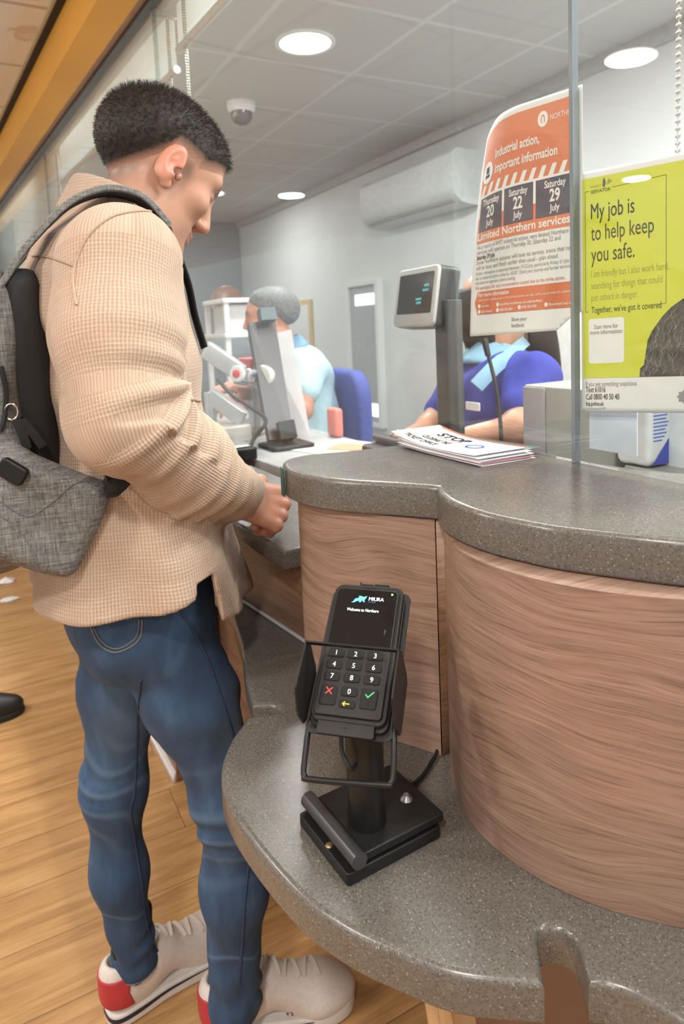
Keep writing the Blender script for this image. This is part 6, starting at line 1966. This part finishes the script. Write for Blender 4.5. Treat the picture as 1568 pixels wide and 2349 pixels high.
def short_hair(th, lineback):
    def f(P, fr_):
        R, c = fr_; q = (P - c) @ R
        d = head_sdf(P, fr_, ears=False)
        line = np.where(q[:, 0] > .02, .040 + (q[:, 0] - .02) * .75, np.where(q[:, 0] > -.012, .036, .036 - np.clip((-.012 - q[:, 0]) / .07, 0, 1) * lineback))
        up = q[:, 2] - line
        return d - np.where(up > 0, np.clip(up / .05, 0, 1) * th + .002, -.004)
    return f
def long_hair(P, fr_):
    R, c = fr_; q = (P - c) @ R
    d = head_sdf(P, fr_, ears=False) - .016
    face = np.maximum(-(q[:, 0] - .040 + .25 * (q[:, 2] - .05)), q[:, 2] - .088)
    d = smax(d, -np.maximum(face, -.04 - 0 * q[:, 2]) if False else -np.minimum(.02, -face), .01)
    fall = smin(ell(q, (-.070, 0, -.08), (.050, .085, .17)), ell(q, (-.060, -.03, -.20), (.045, .06, .13)), .05)
    d = smin(d, fall, .03)
    return d + .004 * np.sin(q[:, 1] * 120 + 4 * np.sin(q[:, 2] * 14)) * np.clip(.05 - q[:, 2], 0, .1) * 10
skin2 = skin_mat('ruddy skin', (.52, .235, .145), (.57, .25, .165))
skin3 = skin_mat('tan skin', (.43, .215, .130), (.48, .235, .145))
skin4 = skin_mat('deep brown skin', (.16, .075, .050), (.19, .085, .058))
royal = plain('royal blue polo', (.020, .032, .27), .85, mottled=.1, scale=50)
palebl = plain('pale blue shirt', (.44, .62, .68), .8, mottled=.08, scale=40)
dkt = plain('dark navy trousers', (.015, .018, .035), .85)
A = at
staff_person('person', 'grey haired man in pale blue shirt seated in profile behind the dark monitor', A(626, 738, 2.70), 152, 4, A(655, 800, 2.72), A(705, 850, 2.56), A(672, 842, 2.92),
    [(A(705, 852, 2.54), A(690, 940, 2.44), A(575, 905, 2.34)), (A(668, 848, 2.92), A(640, 940, 2.86), A(560, 925, 2.70))], A(722, 1085, 2.74),
    [((.86, 2.40, .64), (.86, 2.45, .06)), ((.88, 2.68, .64), (.88, 2.70, .06))], skin2, palebl, dkt, hair_mat('grey hair', (.10, .10, .105), (.24, .24, .25)), short_hair(.012, .085), collar_m=plain('blue collar', (.16, .28, .42), .8))
w = staff_person('person', 'woman in royal blue polo with pale blue collar and long black hair, behind the leaflets', A(1150, 716, 1.80), 163, 14, A(1136, 822, 1.80), A(1215, 868, 1.65), A(1075, 880, 1.99),
    [(A(1222, 872, 1.62), A(1195, 985, 1.52), A(1085, 1004, 1.56)), (A(1062, 885, 2.00), A(985, 985, 1.94), A(945, 1004, 1.80))], A(1165, 1120, 1.86),
    [((1.00, 1.10, .62), (1.02, 1.12, .06)), ((1.02, 1.45, .62), (1.04, 1.46, .06))], skin3, royal, dkt, hair_mat('black hair', (.008, .006, .006), (.022, .017, .015)), long_hair, collar_m=plain('light blue collar', (.22, .40, .55), .8), sw=.070, tw=.098, h=.005)
MB().ribbon(smooth_line([A(1205, 782, 1.76), A(1172, 810, 1.66), A(1130, 846, 1.615), A(1092, 886, 1.60)], 6), (.3, -.5, -.8), [.030] * 9 + [.036] * 10, .006).build('collar_flap', plain('light blue collar flap', (.18, .33, .45), .8), w)
p = A(1084, 932, 1.62)
M = Matrix.Translation(p) @ Matrix(((0, 0, -1, 0), (-1, 0, 0, 0), (0, 1, 0, 0), (0, 0, 0, 1)))
mb = MB(); mb.slab(rrect(-.026, -.010, .026, .010, .003), -.001, .002, r=.001, M=M); mb.build('name_badge', plain('white badge', (.8, .8, .8), .35), w)
staff_person('person', 'bald colleague with deep brown skin standing beyond the white storage rack', A(522, 705, 4.0), 200, 0, A(522, 770, 4.02), A(470, 800, 4.0), A(575, 800, 4.05),
    [(A(468, 803, 4.0), A(455, 900, 4.0), A(470, 960, 3.9)), (A(577, 803, 4.05), A(590, 900, 4.05), A(580, 960, 3.95))], (A(525, 960, 4.05).x, A(525, 960, 4.05).y, .92),
    [((A(500, 960, 4.0).x, A(500, 960, 4.0).y, .5), (A(500, 960, 4.0).x, A(500, 960, 4.0).y, .06)), ((A(550, 960, 4.1).x, A(550, 960, 4.1).y, .5), (A(550, 960, 4.1).x, A(550, 960, 4.1).y, .06))], skin4, plain('grey jumper', (.20, .22, .24), .9), dkt, None, None, h=.008, sleeve=.99)
# black shoe of a passer-by at the edge of the hall
def bshoe(P):
    q = P - V3(-.26, 2.55, 0)
    d = ell(q, (.215, 0, .035), (.080, .046, .042))
    d = smin(d, cap(q, (.20, 0, .045), (.10, 0, .085), .038, .036), .03)
    d = smin(d, ell(q, (.06, 0, .06), (.06, .04, .055)), .03)
    return smax(smax(d, .018 - q[:, 2], .003), -ell(q, (.055, 0, .125), (.052, .030, .045)), .005)
e = empty('shoe', 'lone black shoe of a passer by on the wooden floor beyond the jeans', 'shoe', (-.26, 2.55, 0))
o = sdf_object('upper', bshoe, (-.30, 2.47, 0), (.06, 2.63, .15), .004, plain('black leather', (.012, .011, .011), .45), e, loc=(-.26, 2.55, 0))
sol = smooth_line([(.0, 0), (.01, -.028), (.06, -.036), (.14, -.038), (.21, -.048), (.265, -.038), (.297, 0), (.265, .042), (.21, .048), (.14, .038), (.06, .036), (.01, .028)], 4, True)
MB().slab(ccw(sol), .001, .022, r=.004).build('sole', MT['rubber'], e)
